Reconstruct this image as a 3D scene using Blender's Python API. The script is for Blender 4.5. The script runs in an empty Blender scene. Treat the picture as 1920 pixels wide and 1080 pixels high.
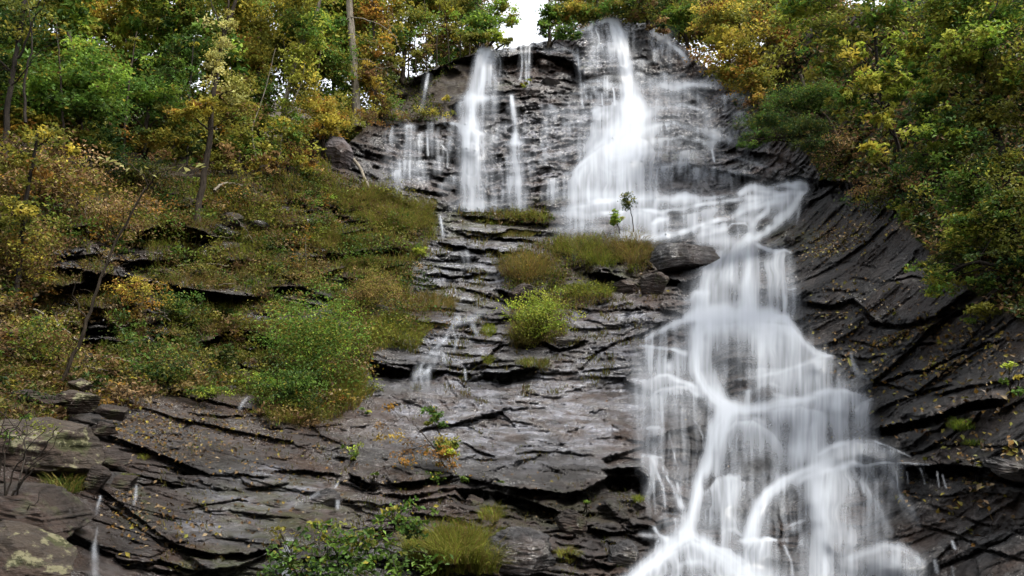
import bpy, math
import numpy as np
R = math.radians
sc = bpy.context.scene
col = sc.collection
# ------------------------------------------------------------------ camera
F, W0, H0, PITCH, CAMZ = 1500.0, 1920, 1080, R(12), 1.6
cam = bpy.data.cameras.new('camera')
cam.sensor_width = 36
cam.lens = F / W0 * 36
cam.clip_start = .05
cam.clip_end = 2000
camo = bpy.data.objects.new('camera', cam)
col.objects.link(camo)
camo.location = (0, 0, CAMZ)
camo.rotation_euler = (math.pi / 2 + PITCH, 0, 0)
sc.camera = camo
# ------------------------------------------------------------------ sky, sun, exposure
SUN_EL, SUN_AZ = R(63), R(118)            # soft high light from the right, behind the trees of the right bank
w = bpy.data.worlds.new('World')
sc.world = w
w.use_nodes = True
nt = w.node_tree
bg = nt.nodes['Background']
sky = nt.nodes.new('ShaderNodeTexSky')
sky.sky_type = 'NISHITA'
sky.sun_disc = False
sky.sun_elevation = SUN_EL
sky.sun_rotation = SUN_AZ
sky.dust_density = 3.0
sky.air_density = 1.0
hs = nt.nodes.new('ShaderNodeHueSaturation')
hs.inputs['Saturation'].default_value = .22
nt.links.new(sky.outputs[0], hs.inputs['Color'])
nt.links.new(hs.outputs[0], bg.inputs[0])
bg.inputs[1].default_value = .15
sun = bpy.data.lights.new('sun', 'SUN')
sun.energy = 1.5
sun.angle = R(14)
sun.color = (1, .95, .86)
so = bpy.data.objects.new('sun', sun)
col.objects.link(so)
# lamp shines along -Z; direction to the sun = (sin az, cos az) * cos el
so.rotation_euler = (math.pi / 2 - SUN_EL, 0, math.pi - SUN_AZ)
sc.view_settings.view_transform = 'Standard'
sc.view_settings.look = 'None'
sc.view_settings.gamma = 1
sc.view_settings.exposure = 1.95
sc.cycles.max_bounces = 6
sc.cycles.diffuse_bounces = 3
sc.cycles.glossy_bounces = 2
sc.cycles.transmission_bounces = 3
sc.cycles.transparent_max_bounces = 16
sc.cycles.caustics_reflective = False
sc.cycles.caustics_refractive = False
rng = np.random.default_rng(11)
SP, CP = math.sin(PITCH), math.cos(PITCH)


def pt(px, py, D):
    """world point seen at photo pixel (px, py) at world distance D along +Y"""
    px = np.asarray(px, float); py = np.asarray(py, float); D = np.asarray(D, float)
    dx = (px - 960) / F; dy = (540 - py) / F
    k = CP - dy * SP
    x, y, z = np.broadcast_arrays(dx / k * D, D, (SP + dy * CP) / k * D + CAMZ)
    return np.stack([x, y, z], -1)


# ------------------------------------------------------------------ noise helpers
U = np.uint32


def _h(ix, iy, iz, seed):
    with np.errstate(over='ignore'):
        n = ix.astype(np.int64).astype(U) * U(374761393) + iy.astype(np.int64).astype(U) * U(668265263) \
            + iz.astype(np.int64).astype(U) * U(2246822519) + U((seed * 1274126177) & 0xffffffff)
        n = (n ^ (n >> U(13))) * U(1274126177)
        n = (n ^ (n >> U(15))) * U(2246822519)
        n = n ^ (n >> U(16))
    return n.astype(np.float64) / 4294967295.0


def vn(x, y, z=None, seed=0):
    x = np.asarray(x, float); y = np.asarray(y, float)
    two = z is None
    ix, iy = np.floor(x), np.floor(y)
    fx, fy = x - ix, y - iy
    fx = fx * fx * fx * (fx * (fx * 6 - 15) + 10); fy = fy * fy * fy * (fy * (fy * 6 - 15) + 10)
    if two:
        iz = np.zeros_like(ix)
        a = _h(ix, iy, iz, seed) * (1 - fx) + _h(ix + 1, iy, iz, seed) * fx
        b = _h(ix, iy + 1, iz, seed) * (1 - fx) + _h(ix + 1, iy + 1, iz, seed) * fx
        return (a * (1 - fy) + b * fy) * 2 - 1
    iz = np.floor(z); fz = z - iz; fz = fz * fz * (3 - 2 * fz)
    r = 0
    for k in (0, 1):
        a = _h(ix, iy, iz + k, seed) * (1 - fx) + _h(ix + 1, iy, iz + k, seed) * fx
        b = _h(ix, iy + 1, iz + k, seed) * (1 - fx) + _h(ix + 1, iy + 1, iz + k, seed) * fx
        r = r + (a * (1 - fy) + b * fy) * (fz if k else 1 - fz)
    return r * 2 - 1


def fbm(x, y, z=None, oct=4, seed=0, gain=.5):
    s, a, t = 0, 1, 0
    for o in range(oct):
        k = 2.03 ** o
        s = s + a * vn(x * k + o * 7.3, y * k + o * 3.1, None if z is None else z * k + o * 5.7, seed + o)
        t += a; a *= gain
    return s / t


def worley(x, y, seed=0):
    """F1, F2, random value of the nearest cell, offset to its point"""
    ix, iy = np.floor(x), np.floor(y)
    f1 = np.full(x.shape, 9.); f2 = np.full(x.shape, 9.)
    rv = np.zeros(x.shape); rx = np.zeros(x.shape); ry = np.zeros(x.shape)
    z0 = np.zeros_like(ix)
    for a in (-1, 0, 1):
        for b in (-1, 0, 1):
            cx, cy = ix + a, iy + b
            ox = cx + _h(cx, cy, z0, seed) - x
            oy = cy + _h(cx, cy, z0 + 1, seed) - y
            d = np.sqrt(ox * ox + oy * oy)
            near = d < f1
            f2 = np.where(near, f1, np.minimum(f2, d))
            rv = np.where(near, _h(cx, cy, z0 + 2, seed), rv)
            rx = np.where(near, ox, rx); ry = np.where(near, oy, ry)
            f1 = np.where(near, d, f1)
    return f1, f2, rv, rx, ry


def smooth(a, b, x):
    t = np.clip((x - a) / (b - a), 0, 1)
    return t * t * (3 - 2 * t)


def pip(poly, x, y):
    ins = np.zeros(x.shape, bool)
    n = len(poly)
    for i in range(n):
        x1, y1 = poly[i]; x2, y2 = poly[(i + 1) % n]
        if y1 == y2: continue
        c = ((y1 > y) != (y2 > y)) & (x < (x2 - x1) * (y - y1) / (y2 - y1) + x1)
        ins ^= c
    return ins


def blur(a, n, it=2):
    """box blur of a 2-D array by cumulative sums, n cells each way"""
    a = a.astype(float)
    for _ in range(it):
        for ax in (0, 1):
            p = np.concatenate([np.repeat(np.take(a, [0], ax), n + 1, ax), a, np.repeat(np.take(a, [-1], ax), n, ax)], ax)
            c = np.cumsum(p, ax)
            m = a.shape[ax]
            a = (np.take(c, np.arange(2 * n + 1, 2 * n + 1 + m), ax) - np.take(c, np.arange(0, m), ax)) / (2 * n + 1)
    return a


# ------------------------------------------------------------------ terrain
CTRL = [  # photo x, photo y, distance
 (-400,1330,3.6),(0,1330,4.2),(300,1330,5.0),(700,1330,5.6),(1000,1330,6.2),(1300,1330,6.8),(1600,1330,6.8),(1900,1330,5.4),(2340,1330,3.8),
 (-400,1080,4.6),(0,1080,5.6),(300,1080,7.2),(700,1080,8.2),(1000,1080,9.0),(1300,1080,9.8),(1600,1080,9.8),(1900,1080,7.6),(2340,1080,5.4),
 (-400,900,6),(0,900,7.2),(300,900,9.3),(600,900,11),(900,900,12),(1200,900,12.8),(1500,900,12.4),(1800,900,9.6),(2340,900,6),
 (-400,700,8.5),(100,700,12),(400,700,14.2),(700,700,16),(1000,700,17),(1300,700,16.4),(1600,700,14),(1900,700,9.8),(2340,700,7),
 (-400,550,10),(0,550,13),(300,550,17),(600,550,19.3),(900,550,21.3),(1200,550,20.8),(1400,550,19),(1600,550,15.6),(1900,550,10.8),(2340,550,8),
 (-400,400,11),(0,400,15),(300,400,19.5),(600,400,23),(850,400,27),(1200,400,26.4),(1450,400,24),(1600,400,18.5),(1900,400,12),(2340,400,9),
 (-400,250,13),(0,250,18),(400,250,23),(700,250,28.5),(900,250,30),(1200,250,30.3),(1400,250,28),(1600,250,20.5),(1900,250,13.5),(2340,250,10),
 (-400,100,16),(0,100,24),(400,100,27),(700,150,31.5),(900,100,33),(1000,80,34),(1200,60,35.5),(1300,150,33.5),(1400,100,30),(1600,100,23),(1900,100,15),(2340,100,11),
 (1400,-60,32),(1900,-60,17),(2340,-60,12)]


def tps_fit(c):
    c = np.array(c, float)
    P = c[:, :2] / 500
    d = np.linalg.norm(P[:, None] - P[None], axis=-1)
    K = np.where(d > 0, d * d * np.log(d + 1e-12), 0) + np.eye(len(c)) * 1e-3
    A = np.block([[K, np.ones((len(c), 1)), P], [np.ones((1, len(c))), np.zeros((1, 3))], [P.T, np.zeros((2, 3))]])
    s = np.linalg.solve(A, np.concatenate([np.log(c[:, 2]), np.zeros(3)]))
    return P, s


_P, _s = tps_fit(CTRL)


def base_depth(px, py):
    cx = np.linspace(-440, 2360, 176); cy = np.linspace(-140, 1360, 96)
    gx, gy = np.meshgrid(cx, cy)
    q = np.stack([gx.ravel(), gy.ravel()], -1) / 500
    d = np.linalg.norm(q[:, None] - _P[None], axis=-1)
    v = np.where(d > 0, d * d * np.log(d + 1e-12), 0) @ _s[:len(_P)] + _s[-3] + q @ _s[-2:]
    g = np.exp(v).reshape(gx.shape)
    return bil(g, (px + 440) / (2800 / 175), (py + 140) / (1500 / 95))


def bil(g, fx, fy):
    fx = np.clip(fx, 0, g.shape[1] - 1.001); fy = np.clip(fy, 0, g.shape[0] - 1.001)
    ix = fx.astype(int); iy = fy.astype(int); tx = fx - ix; ty = fy - iy
    return (g[iy, ix] * (1 - tx) + g[iy, ix + 1] * tx) * (1 - ty) + (g[iy + 1, ix] * (1 - tx) + g[iy + 1, ix + 1] * tx) * ty


TOPX = [-420, 0, 200, 400, 560, 620, 690, 735, 800, 850, 895, 930, 960, 1000, 1074, 1082, 1110, 1135, 1160, 1195, 1215, 1240, 1270, 1300, 1330, 1400, 1500, 1900, 2340]
TOPY = [300, 300, 330, 335, 330, 300, 235, 165, 133, 112, 96, 93, 90, 82, 67, 60, 48, 38, 39, 42, 42, 62, 76, 105, 130, 120, 60, -60, -100]
top_y = lambda x: np.interp(x, TOPX, TOPY)
NX, NY, YB = 1150, 560, 1330
X0, X1 = -420, 2340
gx = np.linspace(X0, X1, NX)
s_ = np.linspace(0, 1, NY)
ty_ = top_y(gx) + 2.2 * vn(gx / 9, gx * 0, seed=4) + 1.3 * vn(gx / 4, gx * 0, seed=5)
PX = np.repeat(gx[None], NY, 0)
PY = YB + (ty_[None] - YB) * s_[:, None]
D = base_depth(PX, PY)
WX = PX + 5 * fbm(PX / 40, PY / 40, oct=3, seed=21)      # warped lookups, so drawn lines wobble like rock
WY = PY + 4 * fbm(PX / 30, PY / 30, oct=3, seed=22)
WYL = PY + 1.6 * fbm(PX / 40, PY / 60, oct=2, seed=23) + 3.5 * (_h(np.floor(PX / 26 + .6 * vn(PX / 30, PY / 20, seed=25)), np.floor(PY / 30), np.zeros_like(PX), 26) - .5) + 1.2 * fbm(PX / 6, PY / 12, oct=2, seed=27)
BRK = fbm(PX / 34, PY / 24, oct=3, seed=24)


def ledge(pts, amp=.3, und=.3, h=12, up=14, taper=18):
    p = np.array(pts, float)
    x0, x1 = p[0, 0] - taper, p[-1, 0] + taper
    i0, i1 = np.searchsorted(gx, [x0, x1])
    xs = gx[i0:i1]
    yl = np.interp(xs, p[:, 0], p[:, 1])
    env = smooth(x0, x0 + 2 * taper, xs) * (1 - smooth(x1 - 2 * taper, x1, xs))
    d = WYL[:, i0:i1] - yl[None]
    a = -amp * np.exp(np.minimum(d, 0) / up)
    b = und * np.clip(1 - (np.maximum(d, 0) / h) ** 2, 0, 1) - amp * .6 * np.exp(-np.maximum(d, 0) / (h * 1.6))
    env = env[None] * np.clip(.95 + 1.5 * BRK[:, i0:i1], .12, 1.5)
    D[:, i0:i1] += env * np.where(d < 0, a, b)


def dome(x, y, rx, ry, amp):
    r2 = ((PX - x) / rx) ** 2 + ((PY - y) / ry) ** 2
    global D
    D = D - amp * .55 * np.clip(1 - r2, 0, 1)


def slab(poly, amp, soft=2):
    m = pip(poly, WX, WY).astype(float)
    global D
    D = D - amp * blur(m, soft)


_lr = np.random.default_rng(55)
LEDGES = [([(a_, b_), (a_ + w_ * .5, b_ - _lr.uniform(-4, 8)), (a_ + w_, b_ + _lr.uniform(-8, 8))], _lr.uniform(.3, .7), _lr.uniform(.5, 1.1), _lr.uniform(12, 26), 13) for a_, b_, w_ in [(_lr.uniform(-60, 700), _lr.uniform(370, 720), _lr.uniform(50, 130)) for _ in range(30)] if a_ + w_ < 800 and not (a_ > 480 and b_ > 570)] + [
 # upper cliff
 ([(740,168),(800,137),(850,115),(895,102),(940,106),(975,103),(1010,100),(1050,107),(1075,120),(1095,142)], .35, 1.0, 62, 8),
 ([(845,197),(870,186),(925,182),(960,184),(1000,180),(1060,172)], .35, .15, 10, 10),
 ([(715,237),(750,232),(800,236),(840,232),(870,238),(910,250)], .35, .35, 26, 10),
 ([(715,262),(750,270),(800,262),(850,275)], .15, .3, 12, 8),
 ([(760,300),(810,292),(860,306)], .15, .3, 10, 8), ([(720,335),(780,322),(850,338)], .2, .35, 14, 8), ([(700,362),(760,352),(840,366)], .2, .35, 12, 8),
 ([(930,245),(965,258),(1000,262),(1040,256)], .15, .35, 9, 8),
 ([(920,300),(970,292),(1030,282),(1090,262)], .15, .3, 8, 8), ([(990,330),(1050,312),(1120,286)], .15, .35, 9, 8),
 ([(930,350),(1000,352),(1060,342)], .15, .3, 12, 8), ([(1000,380),(1040,364),(1080,356)], .2, .4, 14, 8),
 ([(1020,215),(1070,205),(1120,214)], .1, .2, 8, 8), ([(960,215),(1000,222),(1040,240)], .1, .2, 6, 8), ([(990,152),(1020,156),(1060,150),(1090,160)], .3, .4, 12, 6),
 ([(1090,152),(1130,148),(1170,160)], .2, .2, 10, 8), ([(1090,176),(1130,172),(1180,173)], .25, .35, 22, 8),
 ([(1100,205),(1150,200),(1180,215)], .2, .2, 12, 8),
 ([(1200,160),(1240,152),(1290,162),(1340,170),(1400,168)], .25, .3, 14, 8),
 ([(1245,176),(1290,166),(1330,182)], .2, .5, 26, 8),
 ([(1215,232),(1265,226),(1300,238),(1340,255)], .3, .4, 20, 8),
 ([(1225,268),(1270,256),(1320,266),(1390,262)], .3, .5, 30, 8),
 ([(1235,318),(1290,308),(1340,320),(1400,326),(1480,345)], .5, .9, 46, 10),
 ([(1340,215),(1400,220),(1450,230)], .25, .3, 14, 8), ([(1380,284),(1450,290),(1510,322)], .3, .6, 26, 8),
 ([(1480,330),(1515,335),(1560,340),(1620,345),(1690,352)], .4, 1.2, 42, 12),
 # tiers of the pool
 ([(845,394),(900,389),(960,387),(1000,386),(1050,392)], .4, .35, 10, 8), ([(845,400),(900,406),(960,416),(1040,424)], .3, .5, 14, 8),
 ([(1050,394),(1085,386),(1130,376),(1165,372),(1210,368),(1262,372)], .5, .3, 18, 9),
 ([(1105,400),(1140,397),(1175,395),(1220,396),(1250,402)], .45, .3, 18, 9),
 ([(1220,420),(1235,412),(1252,408)], .35, .2, 16, 6),
 ([(1218,446),(1245,441),(1290,431),(1320,421),(1345,413),(1365,413)], .5, .25, 16, 7),
 ([(1262,378),(1285,368),(1330,371),(1360,367),(1390,362)], .4, .2, 12, 7), ([(1250,396),(1290,389),(1330,381),(1360,378),(1400,373),(1450,368)], .4, .2, 12, 7),
 ([(1270,408),(1300,400),(1345,388),(1400,390),(1440,382)], .3, .2, 12, 7),
 ([(825,430),(880,440),(940,446),(1000,452)], .2, .35, 9, 8),
 ([(822,455),(870,463),(930,471),(1000,476)], .45, .6, 13, 9), ([(770,478),(820,486),(900,484)], .15, .3, 8, 6), ([(770,512),(850,518),(905,512)], .4, .4, 9, 12),
 ([(790,545),(850,536),(905,548),(935,560)], .2, .3, 7, 9), ([(800,575),(860,583),(930,590)], .15, .25, 7, 9),
 ([(765,603),(830,607),(890,612)], .2, .2, 8, 10),
 ([(832,684),(870,690),(905,674),(945,640)], .3, .45, 11, 10), ([(685,677),(720,685),(775,696),(830,694),(862,699),(936,700),(1000,690)], .5, .9, 42, 12),
 ([(1015,640),(1050,654),(1095,640)], .35, .35, 9, 9), ([(1065,575),(1130,582),(1200,576),(1245,582)], .15, .2, 6, 9),
 ([(1090,690),(1120,657),(1160,641),(1210,622),(1245,606)], .15, .3, 7, 9), ([(1100,600),(1150,612),(1200,600)], .1, .2, 5, 9),
 ([(780,706),(860,713),(960,706),(1060,712)], .08, .18, 6, 9), ([(860,735),(930,748),(1010,742)], .06, .14, 5, 9), ([(1060,735),(1110,725),(1160,716),(1190,690)], .08, .2, 5, 9),
 ([(855,862),(930,861),(1000,846),(1080,852),(1200,862)], .12, .22, 6, 12), ([(930,880),(980,866),(1010,856)], .1, .25, 6, 9),
 ([(870,830),(895,845),(930,856)], .1, .25, 8, 9),
 ([(900,775),(960,790),(1020,800),(1060,790)], .07, .14, 5, 9), ([(1000,770),(1060,776),(1130,770)], .06, .18, 6, 9),
 ([(880,898),(950,912),(1000,918),(1060,926),(1100,916),(1140,893),(1215,892)], .4, .8, 44, 12),
 ([(1140,880),(1190,876),(1225,900)], .3, .8, 60, 9),
 ([(655,886),(700,909),(760,904),(850,893)], .4, .6, 20, 10), ([(640,905),(700,925),(770,928),(850,915)], .2, .4, 14, 8),
 ([(520,884),(570,881),(620,888),(655,900),(700,918)], .2, .5, 14, 9),
 ([(868,916),(930,921),(1010,946),(1055,962)], .35, .9, 52, 10), ([(1000,1000),(1080,985),(1150,1000),(1230,990)], .3, .5, 24, 9),
 ([(900,1030),(980,1010),(1060,1040),(1150,1060)], .3, .5, 30, 9), ([(780,965),(840,970),(900,990)], .2, .4, 14, 9),
 ([(265,906),(330,903),(400,915),(450,920)], .1, .22, 7, 9), ([(300,1012),(350,1027),(400,1037),(470,1038),(545,1022)], .3, .5, 18, 10),
 ([(330,960),(400,945),(450,935),(520,950)], .08, .16, 6, 9), ([(440,886),(500,893)], .15, .25, 8, 8), ([(220,840),(280,850),(330,842)], .1, .2, 8, 8),
 ([(560,1050),(640,1040),(700,1060)], .2, .3, 12, 8), ([(240,1060),(300,1050),(360,1070)], .2, .3, 14, 8),
 ([(330,770),(420,782),(500,776)], .1, .2, 8, 8), ([(540,830),(600,850),(650,835)], .06, .12, 5, 8), ([(490,800),(560,805),(640,795)],.1,.1,6,8),
 # right bank
 ([(1510,556),(1545,541),(1600,546)], .25, .2, 10, 9), ([(1512,569),(1560,572),(1600,561),(1622,578),(1645,604)], .35, .6, 16, 12),
 ([(1480,490),(1540,500),(1590,488),(1640,500)], .12, .2, 6, 9), ([(1600,520),(1650,530),(1710,515),(1770,530)], .12, .25, 6, 9),
 ([(1640,604),(1690,608),(1735,600),(1785,586),(1850,560)], .35, .6, 12, 12), ([(1600,640),(1650,650),(1700,645),(1760,640)], .12, .3, 8, 9),
 ([(1500,640),(1560,666),(1640,672),(1700,655)], .15, .25, 8, 9), ([(1640,722),(1690,702),(1740,692),(1800,662),(1860,640)], .25, .35, 9, 10),
 ([(1600,700),(1650,715),(1720,735),(1780,722)], .15, .3, 9, 9), ([(1760,740),(1820,722),(1900,716)], .2, .3, 9, 9),
 ([(1640,804),(1700,792),(1760,778),(1810,756),(1870,748)], .45, .9, 20, 12), ([(1650,838),(1720,842),(1800,832),(1890,838)], .15, .25, 6, 9),
 ([(1640,872),(1700,873),(1760,871),(1830,876),(1960,882)], .4, 1.0, 36, 12), ([(1840,870),(1880,903),(1960,908)], .3, .4, 18, 9),
 ([(1740,945),(1800,967),(1870,987),(1960,1004)], .15, .4, 9, 9), ([(1730,985),(1790,1000),(1850,1030),(1920,1050)], .15, .35, 9, 9),
 ([(1690,925),(1760,930),(1830,920),(1920,935)], .1, .2, 8, 9),
 ([(936,542),(985,556),(1030,540),(1052,520)], .5, .9, 34, 16), ([(1110,512),(1150,516),(1190,530),(1232,516)], .5, .8, 40, 16),
 ([(1232,518),(1285,532),(1335,512)], .3, 1.0, 36, 14),
 # left vegetated slope
 ([(420,560),(520,556),(600,575)], .4, .5, 22, 14), ([(120,620),(220,612),(330,630)], .4, .6, 24, 14), ([(560,425),(640,418),(700,412)], .3, .4, 14, 12), ([(380,480),(440,490),(500,486)], .4, .6, 20, 12), ([(20,430),(90,440),(170,420)], .4, .5, 20, 14), ([(540,520),(600,515),(650,500)], .3, .5, 18, 12),
 ([(60,560),(130,535),(250,520),(340,540),(460,555)], 1.0, 1.5, 40, 20), ([(230,445),(290,424),(340,420),(400,440)], 1.0, 1.4, 46, 20),
 ([(80,500),(150,505),(230,520)], .8, 1.4, 30, 14), ([(380,640),(450,615),(520,640)], .8, 1.3, 34, 16), ([(170,700),(260,690),(360,705)], .3, .5, 22, 12),
 ([(560,398),(600,392),(660,400)], .3, .4, 12, 8), ([(640,440),(700,430),(780,440)], .4, .5, 16, 12), ([(480,470),(560,460),(640,480)], .3, .4, 18, 12),
 ([(640,520),(720,540),(770,520)], .4, .6, 24, 12),
]
for L in LEDGES:
    q_ = np.mean([p[1] for p in L[0]]), np.mean([p[0] for p in L[0]])
    f_ = .45 if q_[1] > 1480 and L[2] < .6 else .6 if (q_[0] > 690 or q_[1] > 1480) and L[2] < .6 else (.75 if q_[0] < 400 and L[2] < .8 else 1.)
    ledge(L[0], L[1] * f_, L[2] * f_, L[3] * (.75 + .25 * f_), L[4])
slab([(1075,58),(1140,30),(1222,30),(1226,70),(1205,130),(1150,140),(1092,140),(1078,98)], .7)
slab([(1200,60),(1290,80),(1310,130),(1280,150),(1210,150)], .3)
slab([(660,850),(760,856),(850,862),(845,890),(760,902),(700,906),(665,885)], .25)
slab([(1600,560),(1680,520),(1760,530),(1830,545),(1780,582),(1690,604),(1640,600)], .2)
slab([(640,560),(700,540),(790,600),(700,680),(640,700)], .3, 6)
DOMES = [(990,505,60,46,1.7),(1150,478,92,48,1.7),(1020,590,60,50,.9),(1382,680,52,72,.9), (1436,740,27,24,.5), (1262,800,58,75,1.0), (1398,850,58,68,.9), (1262,990,30,26,.5), (1385,431,20,15,.5),
         (1436,420,24,11,.5), (1480,980,38,62,-.3), (1600,860,60,26,.5), (1365,950,48,55,.5), (1430,1040,40,40,.4), (1300,1090,60,40,.5), (1560,960,60,90,.5),
         (1500,800,60,40,.5), (1340,540,45,40,.4), (1400,520,45,60,.5), (1445,520,35,50,.5), (1135,418,26,18,.4), (1290,250,40,22,.4), (1300,290,60,25,.4),
         (1380,235,40,18,.5), (1670,1065,60,36,.5), (1260,625,28,22,.4), (1265,735,35,25,.3), (1560,770,50,34,.4), (700,815,60,36,.15),
         (1690,760,60,26,.3), (1470,850,40,30,.4), (1330,830,20,50,.2)]
for d in DOMES:
    dome(*d)

# vegetation masks (soft, wobbly)
LEFT_SOIL = [(-440,150),(720,150),(742,205),(716,230),(660,262),(640,335),(720,352),(800,392),(826,470),(772,500),(776,560),(850,566),(862,590),(760,606),(710,650),(690,700),(640,785),(505,800),(470,745),(330,742),(180,762),(120,790),(-440,830)]
ISLAND = [(935,485),(960,470),(1050,442),(1130,440),(1215,438),(1230,500),(1190,515),(1120,496),(1075,505),(1055,530),(1040,545),(1150,545),(1148,566),(1075,590),(1060,640),(965,655),(955,600),(960,560),(940,545)]
RIGHT_SOIL = [(1290,-140),(1296,60),(1320,118),(1400,160),(1420,255),(1500,262),(1540,335),(1680,350),(1690,430),(1760,490),(1830,560),(1900,600),(2400,680),(2400,-140)]
FERN_LEDGE = [(855,402),(900,404),(960,398),(1030,400),(1040,416),(1010,420),(960,424),(900,420)]
SCARP = [(740,170),(890,104),(905,130),(880,180),(850,196),(840,228),(735,232),(715,225)]
soil = np.zeros(PX.shape)
for P in (LEFT_SOIL, ISLAND, RIGHT_SOIL, FERN_LEDGE):
    soil = np.maximum(soil, blur(pip(P, WX + 8 * vn(PX / 14, PY / 14, seed=31), WY + 8 * vn(PX / 14, PY / 14, seed=32)).astype(float), 2))
bare = smooth(.2, .34, fbm(PX / 60, PY / 24, oct=3, seed=41))
bare *= pip([(100,380),(400,360),(840,360),(840,600),(560,640),(200,720),(100,600)], PX, PY)
for (x, y, rx, ry) in ((600,393,46,12), (430,425,40,16), (470,690,26,16), (700,480,26,8), (1150,500,40,22), (340,725,60,9), (560,480,22,10), (640,300,28,42), (240,500,60,10)):
    bare = np.maximum(bare, 1 - smooth(.6, 1.1, np.hypot((PX - x) / rx, (PY - y) / ry) + .3 * vn(PX / 9, PY / 9, seed=42)))
soil *= 1 - bare
scarp = blur(pip(SCARP, WX, WY).astype(float), 3)
soil = np.maximum(soil, .55 * scarp)

# rock relief: broken blocks and laminations in world coordinates, four bands with their own dip
P0 = pt(PX, PY, D)
Xw, Yw, Zw = P0[..., 0], P0[..., 1], P0[..., 2]
V0 = Zw * .8 + Yw * .55


def relief(m, ang, blk, amp, lam, seed, mic=.03):
    j = m > .01
    if not j.any(): return
    x, v, y = Xw[j], V0[j], Yw[j]
    wv = .16 * fbm(x * .35, v * .35, oct=2, seed=seed + 50)
    c, s = math.cos(R(ang)), math.sin(R(ang))
    u = x * c + v * s; q = -x * s + v * c + wv
    out = 0
    for k, (bx, bv, a) in enumerate(blk):
        f1, f2, rv, ox, oy = worley(u / bx, q / bv, seed + k)
        tilt = (rv * 7 % 1 - .5) * ox * 1.8 + (rv * 13 % 1 - .7) * oy * 2.2
        crack = np.exp(-((f2 - f1) / .05) ** 2)
        out = out + a * ((rv - .5) * 1.0 + tilt + crack * .22)
    # beds: each steps back above a crisp lip, broken along its length by joints
    zz = np.zeros_like(u)
    pm = smooth(-.12, .3, fbm(x * .22 + seed, v * .5, oct=3, seed=seed + 60))
    lam_ = lam * (.12 + 1.5 * pm)
    f1, f2, rv, ox, oy = worley(x / 1.9, v / 1.2, seed + 63)
    out = out + 1.6 * amp * ((rv - .5) + (rv * 17 % 1 - .5) * ox * 2 + (rv * 29 % 1 - .6) * oy * 2)
    f1, f2, rv, ox, oy = worley(u / .6, v / .45 + .3 * u, seed + 64)
    out = out + .5 * amp * (1 - .6 * pm) * ((rv - .5) + (rv * 17 % 1 - .5) * ox * 2 + (rv * 29 % 1 - .6) * oy * 2)
    for k, (fq, ln_, a) in enumerate(((2.3, 1.9, 1.), (6.1, .8, .5), (15., .35, .22))):
        ph = q * fq + .4 * vn(u * .35, q * .5, seed=seed + 20 + k) + .16 * vn(u * 2.5, q * 2, seed=seed + 24 + k)
        ly = np.floor(ph); sw = ph - ly
        jo = u / ln_ + 10 * _h(ly, zz, zz, seed + 3) + .2 * vn(u * 3, q * 3, seed=seed + 27)
        cell = np.floor(jo)
        am = _h(ly, cell, zz, seed + 4)
        out = out + lam_ * a * (sw * (.35 + 1.3 * am) + 1.1 * (_h(ly, cell, zz + 1, seed + 5) - .5) * (am > .45))
    out = out + amp * fbm(x * 1.1, v * 1.6, oct=4, seed=seed + 30, gain=.5)
    # pits and broken edges a few pixels across, coarser where the rock is farther
    fz = 12 / np.clip(y, 5, 40)
    lod = np.where(y > 22, 1., 0.)
    for wl, sc_ in ((1 - lod, 1.), (lod, .5)):
        g = wl > 0
        if g.any():
            e = 1 - np.abs(fbm(u[g] * 5 * sc_, q[g] * 9 * sc_, oct=4, seed=seed + 40, gain=.7))
            out[g] += mic / sc_ * (e * 1.2 + .8 * fbm(u[g] * 11 * sc_, q[g] * 16 * sc_, oct=2, seed=seed + 44))
    D[j] += m[j] * out


upper = 1 - smooth(395, 430, WY)
right = smooth(1490, 1540, WX) * (1 - upper)
mid = (1 - upper) * (1 - right) * (1 - smooth(690, 720, WY))
low = (1 - upper) * (1 - right) * smooth(690, 720, WY)
dry = 1 - .75 * soil
relief(upper * dry * (1 - .75 * scarp), 13, [(2.6, .55, .16), (.8, .17, .09)], .18, .12, 100, .08)
relief(mid * dry, -4, [(2.2, .6, .18), (.7, .25, .09)], .15, .11, 200, .04)
relief(low * dry, 3, [(2.6, 1.2, .12), (.9, .5, .06), (.3, .2, .025)], .15, .03, 300, .035)
lowr = low * smooth(600, 780, WX) * smooth(880, 930, WY - .05 * WX)        # the broken foot of the slab
relief(lowr * dry, 6, [(.8, .45, .22), (.3, .2, .11)], .10, .07, 350, .04)
relief(right * dry, 18, [(2.8, 1.9, .24), (.9, .7, .09), (.35, .28, .035)], .14, .008, 400, .04)
D += soil * (.5 * fbm(Xw * .8, V0 * .9, oct=4, seed=500) + .05 * fbm(Xw * 6, V0 * 6, oct=3, seed=510))
D += scarp * (.18 * fbm(Xw * 1.2, V0 * 1.2, oct=5, seed=520) )

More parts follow.
